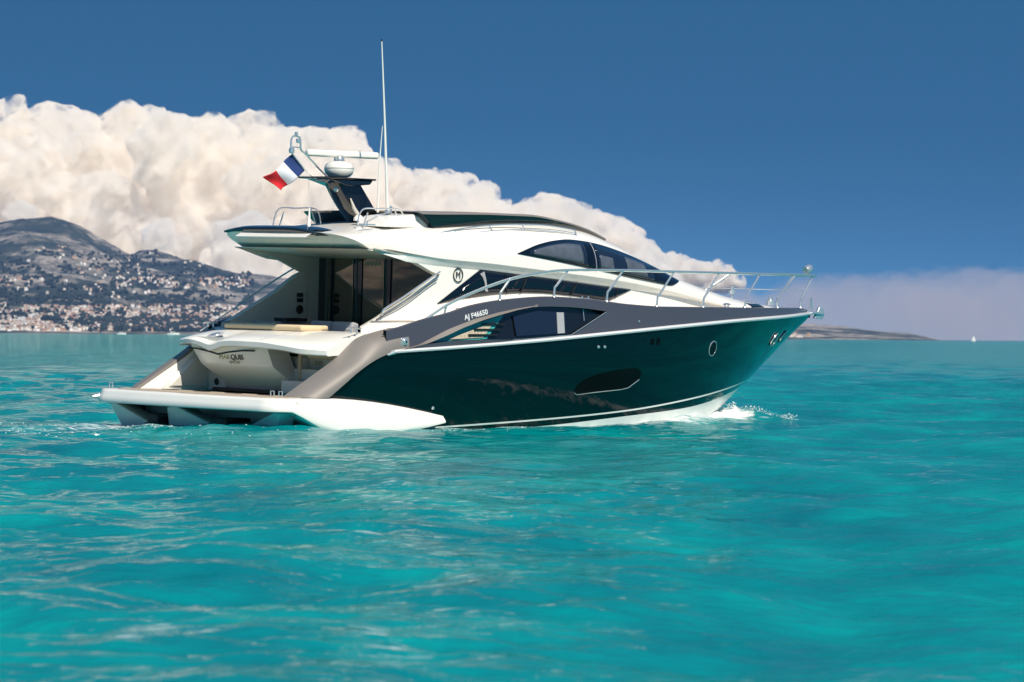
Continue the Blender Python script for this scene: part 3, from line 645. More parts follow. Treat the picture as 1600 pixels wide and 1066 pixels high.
b = MB(); b.tube([(2.74, .1, 4.12), (2.84, .18, 3.36)], .005, 5); b.tube([(2.84, .18, 3.60), (2.84, .18, 3.30)], [.012, .03], 6); b.build('flag_halyard', M_WHITE, mast)

# ---- foredeck, deck and rails
b = MB()
b.grid([[(X, y*max(.01, w_hull(X, 1.9)-.09), z_top(X)-.075+.03*(1-y*y)) for y in np.linspace(-1, 1, 9)] for X in np.linspace(4.45, 15.45, 60)])
for s in (1, -1): b.grid([[(X, s*(1.74+(w_hull(X, 1.9)-.09-1.74)*y), z_top(X)-.075) for y in np.linspace(0, 1, 4)] for X in np.linspace(2.4, 4.45, 12)])
b.build('deck', M_WHITE, Y0)
q = MB(); rr = []
for X in np.linspace(13.02, 13.85, 10):
    k = (X-13.02)/.83; zt_ = 2.215 - .06*k; zb_ = 2.215-.15*min(1, k*5)-.0*k if k < .2 else 2.065
    rr.append([(X, -(shell_y(X, max(z_eave(X)+.001, z_)) + .015), z_) for z_ in (zb_, (zb_+zt_)/2, zt_)])
q.grid(rr); q.build('deck_locker_window', M_GLASS, roof, solid=.02)
b = MB(); b.lathe([(.02, 0), (.02, .1), (.07, .11), (.07, .16), (.03, .17), (.03, .22), (.06, .24), (0, .26)], (13.25, -.1, 2.2), 12); b.build('capstan', M_STEEL, Y0)
b = MB(); b.lathe([(.08, 0), (.08, .08), (.04, .1), (.04, .15), (0, .16)], (14.4, -.05, 2.1), 12); b.build('windlass', M_STEEL, Y0)
feet = [(3.75, 2.2, 1.85), (5.03, 2.21, 2.12), (6.32, 2.22, 2.19), (7.64, 2.21, 2.13), (9.0, 2.13, 2.06), (10.42, 1.94, 2.06), (11.93, 1.59, 2.06), (13.47, 1.04, 2.06), (14.98, .30, 2.06)]
tops = [(3.79, 2.22, 2.04), (5.24, 2.24, 2.49), (6.63, 2.24, 2.65), (8.04, 2.21, 2.68), (9.47, 2.09, 2.68), (10.93, 1.85, 2.68), (12.53, 1.42, 2.68), (14.2, .78, 2.69), (15.42, .22, 2.68)]
rail = [(2.78, 2.20, 1.50), (2.86, 2.21, 1.55), (3.31, 2.2, 1.78)] + [(3.83, 2.21, 2.04), (4.47, 2.22, 2.27), (5.33, 2.23, 2.50), (6.14, 2.24, 2.62), (6.73, 2.24, 2.66)] + tops[3:] + [(15.62, .10, 2.68), (15.66, 0, 2.68)]
for s in (1, -1):
    b = MB(); b.tube(smoothp([(x, -s*y, z) for x, y, z in rail], 6), .024, 8); rl = b.build('bow_rail', M_STEEL, Y0)
    for f, t in zip(feet, tops):
        F_, T_ = Vector((f[0], -s*f[1], f[2])), Vector((t[0], -s*t[1], t[2]))
        b = MB(); k = F_ + Vector((.015, 0, min(.16, (T_.z-F_.z)*.35)))
        b.tube(smoothp([F_, k, k.lerp(T_, .12), T_], 4), .019, 8); b.lathe([(.04, 0), (.035, .015), (.02, .03)], F_, 10); b.build('stanchion', M_STEEL, rl)
    if s == 1:
        b = MB(); b.tube(smoothp([(15.30, -.25, 2.03), (15.36, -.22, 2.2), (15.47, -.15, 2.25), (15.52, -.13, 2.03)], 5), .012, 6); b.build('bow_bail', M_STEEL, rl)
    b = MB(); mid = [(11.2, 1.78, 2.40), (12.3, 1.47, 2.40), (13.9, .86, 2.40), (15.2, .27, 2.39), (15.52, .08, 2.38)]
    if s == -1: b.tube([(x, -s*y, z) for x, y, z in mid], .008, 5); b.build('rail_wire', M_STEEL, rl)
for s in (1, -1):
    cleat((11.35, -s*(w_hull(11.35, 1.9)-.14), 2.05), Y0, .30, -s*R(-14)); 
    for x in (7.05, 7.20): b = MB(); b.tube([(x, -s*2.19, 2.14), (x, -s*2.19, 2.22)], [.02, .012], 6); b.build('deck_filler', M_STEEL, Y0)
b = MB(); b.prism([(15.3, -.10, 1.97), (15.98, -.06, 1.93), (15.98, .06, 1.93), (15.3, .10, 1.97)], (0, 0, .05)); b.lathe([(0, -.04), (.05, -.04), (.05, .04), (0, .04)], (15.95, 0, 1.93), 14, rot=Matrix.Rotation(R(90), 3, 'X'))
b.prism([(15.72, 0-.03, 1.86), (15.95, -.03, 1.85), (16.02, -.03, 1.93), (15.98, -.03, 2.06), (15.86, -.03, 2.08), (15.80, -.03, 1.97)], (0, .06, 0)); b.build('anchor_roller', M_STEEL, Y0, bevel=.012)
b = MB(); b.lathe([(0, -.05), (.075, -.05), (.085, 0), (.08, .07), (.05, .12), (0, .14)], (15.48, -.02, 2.79), 18, rot=Matrix.Rotation(R(65), 3, 'Y')); b.box((15.46, -.02, 2.725), (.05, .05, .08)); b.build('searchlight', M_STEEL, Y0)

# ---- openings in the topsides
def hull_frame(X, z, s):
    p = Vector((X, -s*w_hull(X, z), z)); a = Vector((X+.05, -s*w_hull(X+.05, z), z)); c = Vector((X, -s*w_hull(X, z+.05), z+.05))
    u, v = (a-p).normalized(), (c-p).normalized(); nrm = u.cross(v)
    if nrm.y*s > 0: nrm = -nrm
    nrm.normalize(); v = nrm.cross(u)
    if v.z < 0: v = -v
    return p, Matrix((u, v, nrm)).transposed()
for s in (1, -1):
    for X, z in ((10.83, 1.32), (13.72, 1.47), (14.32, 1.51)):
        p, fr = hull_frame(X, z, s)
        if X > 12: p = p + fr @ Vector((0, 0, .022))
        b = MB(); b.lathe([(.126, -.01), (.126, .007), (.132, .010), (.142, .006), (.144, -.01)], p, 28, rot=fr); ph = b.build('porthole', M_STEEL, hull)
        b = MB(); b.lathe([(0, .004), (.127, .004)], p, 28, rot=fr); b.build('porthole_glass', M_PORT, hull)
    poly = [(6.87, .56), (6.93, .68), (7.06, .77), (7.40, .88), (7.9, .955), (8.42, .985), (8.55, .95), (8.60, .88), (8.55, .78), (8.28, .64), (8.1, .61), (7.4, .565), (6.95, .525)]
    cx, cz = 7.75, .75
    b = MB(); ring = [(x, -s*(w_hull(x, z)+.006), z) for x, z in poly]; rin = [(x+(cx-x)*.5, -s*(w_hull(x+(cx-x)*.5, z+(cz-z)*.5)+.006), z+(cz-z)*.5) for x, z in poly]
    b.grid([ring, rin, [(cx, -s*(w_hull(cx, cz)+.006), cz)]*len(poly)], close=True); b.build('hull_port_window', M_PORT, hull, smooth=False)
    b = MB(); b.tube([Vector(p)+Vector((0, -s*.006, 0)) for p in ring[8:]+ring[:1]], .007, 5); b.build('window_trim', M_STEEL, hull)
    for X in (8.84, 9.01):
        p, fr = hull_frame(X, 1.45, s); b = MB(); b.box(p, (.10, .12, .02), rot=fr); b.build('engine_vent', M_PORT, hull, bevel=.008)
    for X in (7.38, 7.54):
        p, fr = hull_frame(X, 1.35, s); b = MB(); b.lathe([(0, .02), (.02, .018), (.03, 0)], p, 10, rot=fr); b.build('drain_fitting', M_STEEL, hull)
    p, fr = hull_frame(3.6, .32, s); b = MB(); b.lathe([(0, .02), (.02, .018), (.03, 0)], p, 10, rot=fr); b.build('drain_fitting', M_STEEL, hull)

# ---- ensign, a thing of its own flying from the staff
M_FB, M_FW, M_FR = mat('flag_blue', (0.012, 0.04, 0.16), 0.8), mat('flag_white', (0.72, 0.72, 0.76), 0.8), mat('flag_red', (0.62, 0.012, 0.02), 0.8)
fc = [Vector(p) for p in ((2.26, 0, 4.48), (2.57, 0, 4.22), (2.02, 0, 3.86), (1.70, 0, 4.07))]
b = MB(); rows = []
for i in range(28):
    u = i/27; row = []
    for j in range(15):
        v = j/14; p = (fc[0]*(1-v)+fc[1]*v)*(1-u) + (fc[3]*(1-v)+fc[2]*v)*u
        w_ = .045*math.sin(u*7.5+v*2.2)*(.25+u) + .015*math.sin(u*14-v*3)*u
        row.append((p.x+.02*math.sin(v*5+u*5)*u, p.y + w_, p.z + .012*math.sin(u*6.5+.6)*(.2+u)))
    rows.append(row)
b.grid(rows, lambda i, j: min(2, int(i/9)))
flag = b.build('flag', [M_FB, M_FW, M_FR], None, sharp=180, solid=.004)
flag.matrix_world = Matrix.Translation(yacht.location) @ yacht.rotation_euler.to_matrix().to_4x4()
tag(flag, 'blue, white and red tricolour flag flying from the yacht mast staff', 'flag')

# ================================================================ THE SEA
def fbm2(x, y, octv=5, seed=0, gain=.5, lac=2.03):
    rs = np.random.default_rng(seed); tab = rs.random((256, 256)); out = np.zeros_like(x); a = 1.0; tot = 0
    for _ in range(octv):
        xi, yi = np.floor(x).astype(int), np.floor(y).astype(int); fx, fy = x-xi, y-yi
        fx = fx*fx*fx*(fx*(fx*6-15)+10); fy = fy*fy*fy*(fy*(fy*6-15)+10)
        g = lambda i, j: tab[(xi+i) % 256, (yi+j) % 256]
        out += a*((g(0, 0)*(1-fx)+g(1, 0)*fx)*(1-fy) + (g(0, 1)*(1-fx)+g(1, 1)*fx)*fy); tot += a
        a *= gain; x = x*lac+17.3; y = y*lac+9.1
    return out/tot
def geo(a, b, d0, g):
    out = [a]; d = d0
    while out[-1] < b: out.append(out[-1]+d); d *= g
    return np.array(out)
xr = geo(15.0, 17400, .07, 1.09); xs_w = np.concatenate([-xr[::-1], np.arange(-14.93, 14.95, .07), xr])
yr_ = geo(14.0, 17600, .042, 1.0045)
yr_ = yr_[yr_ < 130]; yr_ = np.concatenate([yr_, geo(yr_[-1]+.8, 17600, .8, 1.045)])
yb_ = geo(0, 320, .8, 1.25); ys_w = np.concatenate([14.0 - yb_[:0:-1], yr_])
XX, YY = np.meshgrid(xs_w, ys_w); dxs = np.gradient(xs_w)[None, :]; dys = np.gradient(ys_w)[:, None]
ZZ = np.zeros_like(XX)
rw = np.random.default_rng(11)
for k in range(120):
    lam = .22*(10/.22)**(k/119); th = R(205) + rw.normal()*R(42); ph = rw.random()*6.283
    kx, ky = 2*math.pi/lam*math.cos(th), 2*math.pi/lam*math.sin(th)
    amp = .0019*lam**.86*(.5+rw.random())
    ex = np.abs(kx)*dxs; ey = np.abs(ky)*dys
    flt = np.clip((2.6-ex)/1.2, 0, 1)*np.clip((2.6-ey)/1.2, 0, 1)
    p_ = kx*XX + ky*YY + ph
    ZZ += amp*flt*(np.sin(p_) + .22*np.cos(2*p_))
patch = fbm2(XX*.11, YY*.05, 3, 5); ZZ *= (.45 + 1.1*patch)
# the yacht's bow wave and stern wash, in the boat frame
ca, sa = math.cos(R(45)), math.sin(R(45)); BX, BY = XX+5.368, YY-62.562
bx, by = BX*ca+BY*sa, -BX*sa+BY*ca
def wl_half(x): return np.where(x < 6.5, 2.05, 2.08*np.clip(1-(np.clip(x-6.5, 0, 99)/6.25)**2, 0, 1))
d_h = np.abs(by) - wl_half(bx); inside = (bx > .5) & (bx < 12.8)
rip = fbm2(XX*1.7, YY*1.7, 3, 8) - .5
ZZ += np.where((bx > 1) & (bx < 13.2), .10*np.exp(-((d_h-.25-.05*(13-bx))/.35)**2)*np.exp(-((bx-11.8)/2.2)**2), 0)*(1+1.4*rip)
arm = np.abs(by) - (.15 + .95*np.clip(13.6-bx, 0, 30)*.55)
ZZ += .05*np.exp(-(arm/.45)**2)*((bx < 13.6) & (bx > 4))*(1+1.6*rip)
ZZ += .10*np.exp(-((bx+1.6)/2.5)**2)*np.exp(-(by/2.6)**2)*rip*2
ZZ += .13*np.exp(-((bx-13.15)/.55)**2-((by+.6)/.75)**2)*(1+1.2*rip)
ZZ += .06*rip*np.exp(-(np.clip(d_h, 0, 9)/1.4)**2)*((bx > -1) & (bx < 13))
FO_GLINT = .30*np.exp(-(np.clip(d_h-.05, 0, 9)/.28)**2)*((bx > 2.5) & (bx < 12.9)) + .20*np.exp(-(np.clip(d_h-.1, 0, 9)/.9)**2)*((bx > 8.5) & (bx < 13))
FO_GLINT += .19*np.exp(-((d_h-1.3)/1.3)**2)*((bx > 1.5) & (bx < 13))  # flecks added beside the hull so its paint mirrors glint-like squiggles
FO_GLINT += .30*np.exp(-((bx-13.1)/.45)**2-((by+.45)/.6)**2) + .22*np.exp(-((bx-12.2)/.6)**2)*np.exp(-((by+.95)/.35)**2)
FO_GLINT += .22*np.exp(-(arm/.4)**2)*((bx < 13.4) & (bx > 6))
FO_GLINT += .44*np.clip((1.5-bx)/2, 0, 1)*np.exp(-np.clip(-bx, 0, 99)/9)*np.exp(-((by-1.5)/(2.6+.2*np.clip(-bx, 0, 99)))**2)
glint_clump = np.clip((fbm2(XX*.55+4, YY*.22, 3, 61)-.34)*3.5, 0, 1)      # white flecks painted on the water as glints of cloud and boat
glint_lane = np.exp(-((XX/np.maximum(YY, 1)+.033)/.026)**2)*((YY > 15) & (YY < 58))
glint_lane2 = np.exp(-((XX/np.maximum(YY, 1)+.098)/.035)**2)*(np.exp(-((YY-19.5)/2.2)**2) + np.exp(-((YY-45)/5.0)**2))
FO_GLINT += (.29*glint_lane + .28*glint_lane2)*glint_clump
me = bpy.data.meshes.new('sea'); nr, nc = XX.shape
co = np.stack([XX, YY, ZZ], -1).reshape(-1, 3).astype(np.float32)
idx = (np.arange(nr-1)[:, None]*nc + np.arange(nc-1)[None, :]).ravel()
fc_ = np.stack([idx, idx+1, idx+nc+1, idx+nc], -1).astype(np.int32)
me.vertices.add(len(co)); me.vertices.foreach_set('co', co.ravel())
me.loops.add(fc_.size); me.loops.foreach_set('vertex_index', fc_.ravel())
me.polygons.add(len(fc_)); me.polygons.foreach_set('loop_start', np.arange(0, fc_.size, 4, dtype=np.int32))
me.polygons.foreach_set('loop_total', np.full(len(fc_), 4, dtype=np.int32)); me.polygons.foreach_set('use_smooth', np.ones(len(fc_), dtype=bool))
me.update(calc_edges=True); me.validate()
at_ = me.attributes.new('foam', 'FLOAT', 'POINT'); at_.data.foreach_set('value', FO_GLINT.ravel().astype(np.float32))  # holds real foam and the painted glint flecks together
sea = bpy.data.objects.new('sea', me); COL.objects.link(sea); tag(sea, 'turquoise rippled sea', None, None, 'structure')
m = bpy.data.materials.new('sea_water'); m.use_nodes = True; nt = m.node_tree; pw = nt.nodes['Principled BSDF']
pw.inputs['Roughness'].default_value = .05; pw.inputs['IOR'].default_value = 1.33; pw.inputs['Specular IOR Level'].default_value = .32
geo_ = nt.nodes.new('ShaderNodeNewGeometry')
def noise(scale, detail, stretch=(1, 1, 1), rough=.5, dist=0):
    mp = nt.nodes.new('ShaderNodeMapping'); mp.inputs['Scale'].default_value = stretch; nt.links.new(geo_.outputs['Position'], mp.inputs['Vector'])
    n = nt.nodes.new('ShaderNodeTexNoise'); n.inputs['Scale'].default_value = scale; n.inputs['Detail'].default_value = detail; n.inputs['Roughness'].default_value = rough; n.inputs['Distortion'].default_value = dist
    nt.links.new(mp.outputs[0], n.inputs['Vector']); return n
def ramp(src, stops):
    r = nt.nodes.new('ShaderNodeValToRGB'); nt.links.new(src, r.inputs[0]); el = r.color_ramp.elements
    while len(el) > 1: el.remove(el[-1])
    el[0].position, el[0].color = stops[0][0], (*stops[0][1], 1)
    for p, c in stops[1:]: e = el.new(p); e.color = (*c, 1)
    return r
n1 = noise(.55, 5, (1, .35, 1), .6)
r1 = ramp(n1.outputs['Fac'], [(.27, (0.0, .145, .175)), (.50, (0.0, .230, .240)), (.75, (0.001, .36, .33))])
nb1 = noise(3.6, 4, (1, .8, 1), .55); nb2 = noise(11, 3)
ad = nt.nodes.new('ShaderNodeMath'); ad.operation = 'MULTIPLY_ADD'; ad.inputs[1].default_value = .25
nt.links.new(nb2.outputs['Fac'], ad.inputs[0]); nt.links.new(nb1.outputs['Fac'], ad.inputs[2])
nb3 = noise(.75, 2, (1, .8, 1), .5); ad2 = nt.nodes.new('ShaderNodeMath'); ad2.operation = 'MULTIPLY_ADD'; ad2.inputs[1].default_value = 2.6
nt.links.new(nb3.outputs['Fac'], ad2.inputs[0]); nt.links.new(ad.outputs[0], ad2.inputs[2])
bp = nt.nodes.new('ShaderNodeBump'); bp.inputs['Strength'].default_value = .42; bp.inputs['Distance'].default_value = .06
nt.links.new(ad2.outputs[0], bp.inputs['Height'])
nd = nt.nodes.new('ShaderNodeBsdfDiffuse'); ng = nt.nodes.new('ShaderNodeBsdfGlossy'); nf = nt.nodes.new('ShaderNodeFresnel'); nm = nt.nodes.new('ShaderNodeMath'); nx = nt.nodes.new('ShaderNodeMixShader')
ng.inputs['Roughness'].default_value = .03; nf.inputs['IOR'].default_value = 1.33; nm.operation = 'MULTIPLY'; nm.inputs[1].default_value = .58
nt.links.new(r1.outputs[0], nd.inputs['Color'])
for q in (ng, nf, nd): nt.links.new(bp.outputs[0], q.inputs['Normal'])
nt.links.new(nf.outputs[0], nm.inputs[0]); nt.links.new(nm.outputs[0], nx.inputs[0]); nt.links.new(nd.outputs[0], nx.inputs[1]); nt.links.new(ng.outputs[0], nx.inputs[2])
fa = nt.nodes.new('ShaderNodeAttribute'); fa.attribute_name = 'foam'  # whitens both the foam and the painted glints
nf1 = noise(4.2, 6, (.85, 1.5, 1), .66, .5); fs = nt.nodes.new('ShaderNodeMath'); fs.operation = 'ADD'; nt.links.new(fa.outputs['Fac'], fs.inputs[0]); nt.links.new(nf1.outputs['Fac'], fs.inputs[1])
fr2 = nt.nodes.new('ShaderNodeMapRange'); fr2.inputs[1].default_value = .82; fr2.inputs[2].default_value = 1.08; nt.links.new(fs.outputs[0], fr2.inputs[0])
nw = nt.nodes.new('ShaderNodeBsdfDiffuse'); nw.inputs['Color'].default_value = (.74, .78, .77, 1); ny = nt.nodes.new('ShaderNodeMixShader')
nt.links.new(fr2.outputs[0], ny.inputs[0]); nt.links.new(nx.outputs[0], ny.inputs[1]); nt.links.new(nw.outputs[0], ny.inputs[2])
nt.links.new(ny.outputs[0], [n for n in nt.nodes if n.type == 'OUTPUT_MATERIAL'][0].inputs['Surface']); nt.nodes.remove(pw)
me.materials.append(m)

# ---- foam: clumps of small froth beads along the bow wave and in the wash
M_FOAM = mat('foam', (.78, .80, .80), .6)
def seaz(x, y):
    i = min(max(int(np.searchsorted(ys_w, y)), 1), len(ys_w)-1); j = min(max(int(np.searchsorted(xs_w, x)), 1), len(xs_w)-1)
    return float(ZZ[i, j])
ico = bmesh.new(); bmesh.ops.create_icosphere(ico, subdivisions=1, radius=1); ICO_V = [v.co.copy() for v in ico.verts]; ICO_F = [[v.index for v in f.verts] for f in ico.faces]; ico.free()
def froth(b, lx, ly, r, dz=0):
    wx, wy = -5.368 + lx*ca - ly*sa, 62.562 + lx*sa + ly*ca; z = seaz(wx, wy)+dz
    rz = random.random()*6.28
    b.add([(wx+(v.x*math.cos(rz)-v.y*math.sin(rz))*r*(1+.8*random.random()), wy+(v.x*math.sin(rz)+v.y*math.cos(rz))*r, z+v.z*r*.55) for v in ICO_V], ICO_F)
b = MB()
for k in range(700):
    t = random.random()**1.3; lx = 12.75 - 3.2*t; hw = float(wl_half(np.array(lx)))
    froth(b, lx + random.gauss(0, .05), -(hw + .03 + abs(random.gauss(0, .16+.12*t))), random.uniform(.005, .016)*(1.25-t), random.random()**3*.16*(1-t))
for k in range(700):     # the breaking crest thrown ahead of the stem
    t = random.random(); c = .3+abs(math.sin(t*7+.6)); lx = 12.75 + .95*t + random.gauss(0, .04); ly = -.05 - 1.25*t + random.gauss(0, .05)
    froth(b, lx, ly, random.uniform(.004, .010)*(.3+c*.8), random.random()**2*.10*c)
for k in range(500):    # flecks along the starboard waterline
    lx = random.uniform(2.5, 12.5); froth(b, lx, -(float(wl_half(np.array(lx)))+.1+abs(random.gauss(0, .45))), random.uniform(.004, .009))
foam = b.build('bow_foam', M_FOAM, None, weld=0); tag(foam, 'white foam of the bow wave', 'foam', None, 'stuff')
b = MB()
for k in range(900):
    lx = 1.0 - random.expovariate(.35); ly = random.gauss(1.2, 1.9)*(1+.12*(1-lx)); 
    if lx > -7 and fbm2(np.array([lx*.9]), np.array([ly*1.6]), 3, 4)[0] > .50: froth(b, lx, ly, random.uniform(.005, .014))
wash = b.build('stern_wash', M_FOAM, None, weld=0); tag(wash, 'white wash spreading behind the swim platform', 'foam', None, 'stuff')

# ================================================================ FAR SHORE
def zpx(py, px, d): return CAM_H + d*((533-py)/6000 - math.tan(_th) + (px-800)/6000*_rho)
def xpx(px, d): return d*(px-800)/6000
RD = 15200.0; SHORE = 9400.0
ridge_px = [(-700, 372), (-500, 385), (-300, 350), (-120, 366), (0, 346), (28, 343), (62, 340), (78, 341), (98, 345), (118, 353), (140, 363), (163, 374), (190, 389), (225, 402), (300, 408), (340, 421), (372, 428), (420, 432), (470, 440), (560, 463), (700, 485), (850, 500), (1000, 508), (1120, 506), (1240, 507), (1262, 507), (1318, 511), (1360, 516), (1420, 521.5), (1446, 526.5), (1470, 532), (1700, 534), (2100, 540)]
hx = [xpx(p, RD) for p, _ in ridge_px]; hz = [zpx(q, p, RD) for p, q in ridge_px]
tx = np.linspace(-5300, 2300, 460); ty = np.concatenate([np.linspace(SHORE-160, 12200, 140), np.linspace(12240, 16700, 100)])
TX, TY = np.meshgrid(tx, ty)
XS = TX*RD/TY                                        # ridges run roughly away from the viewer
H0 = np.interp(XS, hx, hz)
fb = fbm2(TX/900, TY/900, 6, 21, .54); fr_ = 1-np.abs(2*fbm2(TX/1250+3, TY/1250, 6, 33, .5)-1)
wob = (fb-.5)
sh = SHORE + 320*(fbm2(TX/1000, TX*0, 3, 3)-.5) + np.clip((XS-950), 0, 9999)*3.0
u_ = np.clip((TY-sh)/(RD-sh), 0, 1.5)
prof = np.where(u_ < 1, .20*u_ + .80*np.clip(u_, 0, 1)**1.9, np.clip(1-(u_-1)*1.2, 0, 1))
TZ = H0*prof*(1 + (1.25*wob + .45*(fr_-.6))*(1-np.clip(u_, 0, 1)**4)*np.clip(u_*6, 0, 1)) + 34*(fbm2(TX/200, TY/200, 5, 9, .55)-.5)*np.clip(u_*8, 0, 1)*np.clip(H0/80, 0, 1)
# the second, farther summit
TZ = np.maximum(TZ, np.where(TY > 15600, np.interp(TX*1.0, [xpx(p, 16150) for p in (190, 215, 238, 262, 300, 345)], [zpx(q, p, 16150) for p, q in ((190, 405), (215, 391), (238, 387.5), (262, 394), (300, 409), (345, 424))], left=0, right=0)*np.clip(1-np.abs(TY-16150)/600, 0, 1), 0))
TZ = TZ + 16*(fbm2(TX/70, TY/110, 4, 19, .6)-.5)*np.clip(H0/120, 0, 1)*np.clip(u_*5, 0, 1)*(u_ < 1.3)
TZ = np.where(u_ <= 0, -6, TZ)
b = MB(); nr2, nc2 = TX.shape
me = bpy.data.meshes.new('hills'); co = np.stack([TX, TY, TZ], -1).reshape(-1, 3)
idx = (np.arange(nr2-1)[:, None]*nc2 + np.arange(nc2-1)[None, :]).ravel()
me.from_pydata(co.tolist(), [], np.stack([idx, idx+1, idx+nc2+1, idx+nc2], -1).tolist())
for p in me.polygons: p.use_smooth = True
hills = bpy.data.objects.new('hills', me); COL.objects.link(hills); tag(hills, 'scrub covered coastal hills with pale rock faces', None, None, 'structure')
m = bpy.data.materials.new('hillside'); m.use_nodes = True; nt = m.node_tree; ph_ = nt.nodes['Principled BSDF']; ph_.inputs['Roughness'].default_value = .95; ph_.inputs['Specular IOR Level'].default_value = .1
geo_ = nt.nodes.new('ShaderNodeNewGeometry')
na, nb, nc_ = noise(.0028, 8, (1, 1, 2.2), .70), noise(.008, 6, (1, 1, 1.5), .7), noise(.04, 3, (1, 1, 1), .6)
rv = ramp(nb.outputs['Fac'], [(.3, (.018, .028, .026)), (.55, (.034, .044, .036)), (.75, (.09, .085, .07))])
mx_ = nt.nodes.new('ShaderNodeMix'); mx_.data_type = 'RGBA'; rk = ramp(na.outputs['Fac'], [(.47, (0, 0, 0)), (.57, (1, 1, 1))])
rc = ramp(nc_.outputs['Fac'], [(.3, (.11, .10, .09)), (.7, (.46, .40, .33))])
nt.links.new(rk.outputs[0], mx_.inputs[0]); nt.links.new(rv.outputs[0], mx_.inputs[6]); nt.links.new(rc.outputs[0], mx_.inputs[7]); nt.links.new(mx_.outputs[2], ph_.inputs['Base Color'])
me.materials.append(m)
def hill_z(x, y):
    fx = (x-tx[0])/(tx[1]-tx[0]); j = int(fx); i = int(np.searchsorted(ty, y))-1
    if i < 0 or j < 0 or i >= nr2-1 or j >= nc2-1: return None
    a = fx-j; c = (y-ty[i])/(ty[i+1]-ty[i])
    return float((TZ[i, j]*(1-a)+TZ[i, j+1]*a)*(1-c) + (TZ[i+1, j]*(1-a)+TZ[i+1, j+1]*a)*c)
def ground_at(px, py):
    """where the sight line through a point of the shore meets the hillside"""
    d = SHORE-100
    while d < 16200:
        z = zpx(py, px, d); g = hill_z(xpx(px, d), d)
        if g is not None and g > z and g > 0: return Vector((xpx(px, d), d, g))
        d += 30
    return None
# a headland round to the left, outside the frame but mirrored in the cockpit doors
hx2 = np.linspace(-13600, -10200, 50); hy2 = np.linspace(-4200, 7600, 120); HX, HY = np.meshgrid(hx2, hy2); q_ = np.clip((-10300-HX)/2600, 0, 1)
HZ = 620*q_**1.2*(.35+1.1*fbm2(HY/2600, HX/2600, 5, 77)) - 6
me2 = bpy.data.meshes.new('headland'); i2 = (np.arange(119)[:, None]*50 + np.arange(49)[None, :]).ravel()
me2.from_pydata(np.stack([HX, HY, HZ], -1).reshape(-1, 3).tolist(), [], np.stack([i2, i2+1, i2+51, i2+50], -1).tolist()); me2.materials.append(m)
hd = bpy.data.objects.new('hills', me2); COL.objects.link(hd); tag(hd, 'scrub covered headland', None, None, 'structure')
# ---- houses: each its own object; walls and roof of a few kinds
HW = [mat('house_cream', (.80, .70, .58), .8), mat('house_white', (.84, .81, .76), .8), mat('house_ochre', (.55, .36, .23), .8), mat('house_pink', (.60, .40, .33), .8)]
HR = [mat('roof_terracotta', (.30, .165, .115), .85), mat('roof_flat', (.45, .42, .38), .85)]
M_SHUT = mat('house_window', (.05, .05, .06), .4)
def house_mesh(name, w, d, h, wallm, flat):
    b = MB(); b.box((0, 0, h/2-2), (w, d, h+4), 0)
    if flat:
        b.box((0, 0, h+.4), (w+.6, d+.6, .8), 1); b.box((w*.2, 0, h+1.6), (w*.3, d*.4, 1.8), 0)
    else:
        e = .6; b.add([(-w/2-e, -d/2-e, h), (w/2+e, -d/2-e, h), (w/2+e, d/2+e, h), (-w/2-e, d/2+e, h), (-w*.28, 0, h+d*.26), (w*.28, 0, h+d*.26)], [[0, 1, 5, 4], [1, 2, 5], [2, 3, 4, 5], [3, 0, 4], [0, 3, 2, 1]], 1)
    nf = max(1, int(h/3)); nw = max(2, int(w/3.5))
    for k in range(nf):
        for q in range(nw): b.box((-w/2+(q+.5)*w/nw, -d/2-.03, 1.6+k*3), (1.3, .1, 1.7), 2)
    me = b.build(name, [wallm, HR[1] if flat else HR[0], M_SHUT], None, smooth=False, weld=0)
    d_ = me.data; bpy.data.objects.remove(me); return d_
KINDS = [house_mesh('villa', 14, 10, 7, HW[0], False), house_mesh('villa', 11, 10, 6, HW[1], False), house_mesh('villa', 16, 11, 9, HW[2], False), house_mesh('villa', 12, 9, 6.5, HW[3], False),
         house_mesh('apartment_block', 26, 12, 15, HW[1], True), house_mesh('apartment_block', 20, 12, 18, HW[0], True), house_mesh('apartment_block', 34, 13, 12, HW[0], False)]
LBL = {'villa': 'small pale villa with tiled roof among trees on the far hillside', 'apartment_block': 'pale apartment block standing in the town on the far shore'}
GRP = {'villa': 'villas scattered over the far hillside', 'apartment_block': 'apartment blocks of the far shore town'}
def spots(n, x0, x1, y0, y1, seed, power=1.0, clus=.5):
    r = random.Random(seed); out = []
    while len(out) < n:
        px = r.uniform(x0, x1); py = y1 - (y1-y0)*r.random()**power
        if fbm2(np.array([px/26.]), np.array([py/9.]), 2, seed)[0] < clus: continue
        out.append((px, py))
    return out
sp = spots(170, -10, 360, 484, 518, 1, .8, .38) + spots(26, 330, 372, 490, 508, 12, 1, .3) + spots(26, 200, 300, 441, 450, 2, 1, .42) + spots(18, 300, 392, 434, 442, 3, 1, .35) + spots(9, 50, 105, 385, 396, 4, 1, .4) + spots(9, 100, 210, 408, 430, 5, 1, .4) + spots(7, 0, 60, 430, 462, 6, 1, .4) + spots(8, 130, 175, 444, 455, 7, 1, .3)
rh = random.Random(5); placed = []
for px, py in sp:
    g = ground_at(px, py)
    if g is None: continue
    town = py > 480
    k = rh.choices(range(7), [3, 3, 2, 2, 2, 2, 2] if town else [3, 3, 1, 2, 0, 0, .4])[0]
    me = KINDS[k]; kind = 'apartment_block' if k > 3 else 'villa'
    o = bpy.data.objects.new(kind, me); COL.objects.link(o); o.location = g; o.rotation_euler.z = rh.uniform(-.7, .7); o.scale = [rh.uniform(.5, .85)]*3
    tag(o, LBL[kind], kind.replace('_', ' '), GRP[kind]); placed.append(g)
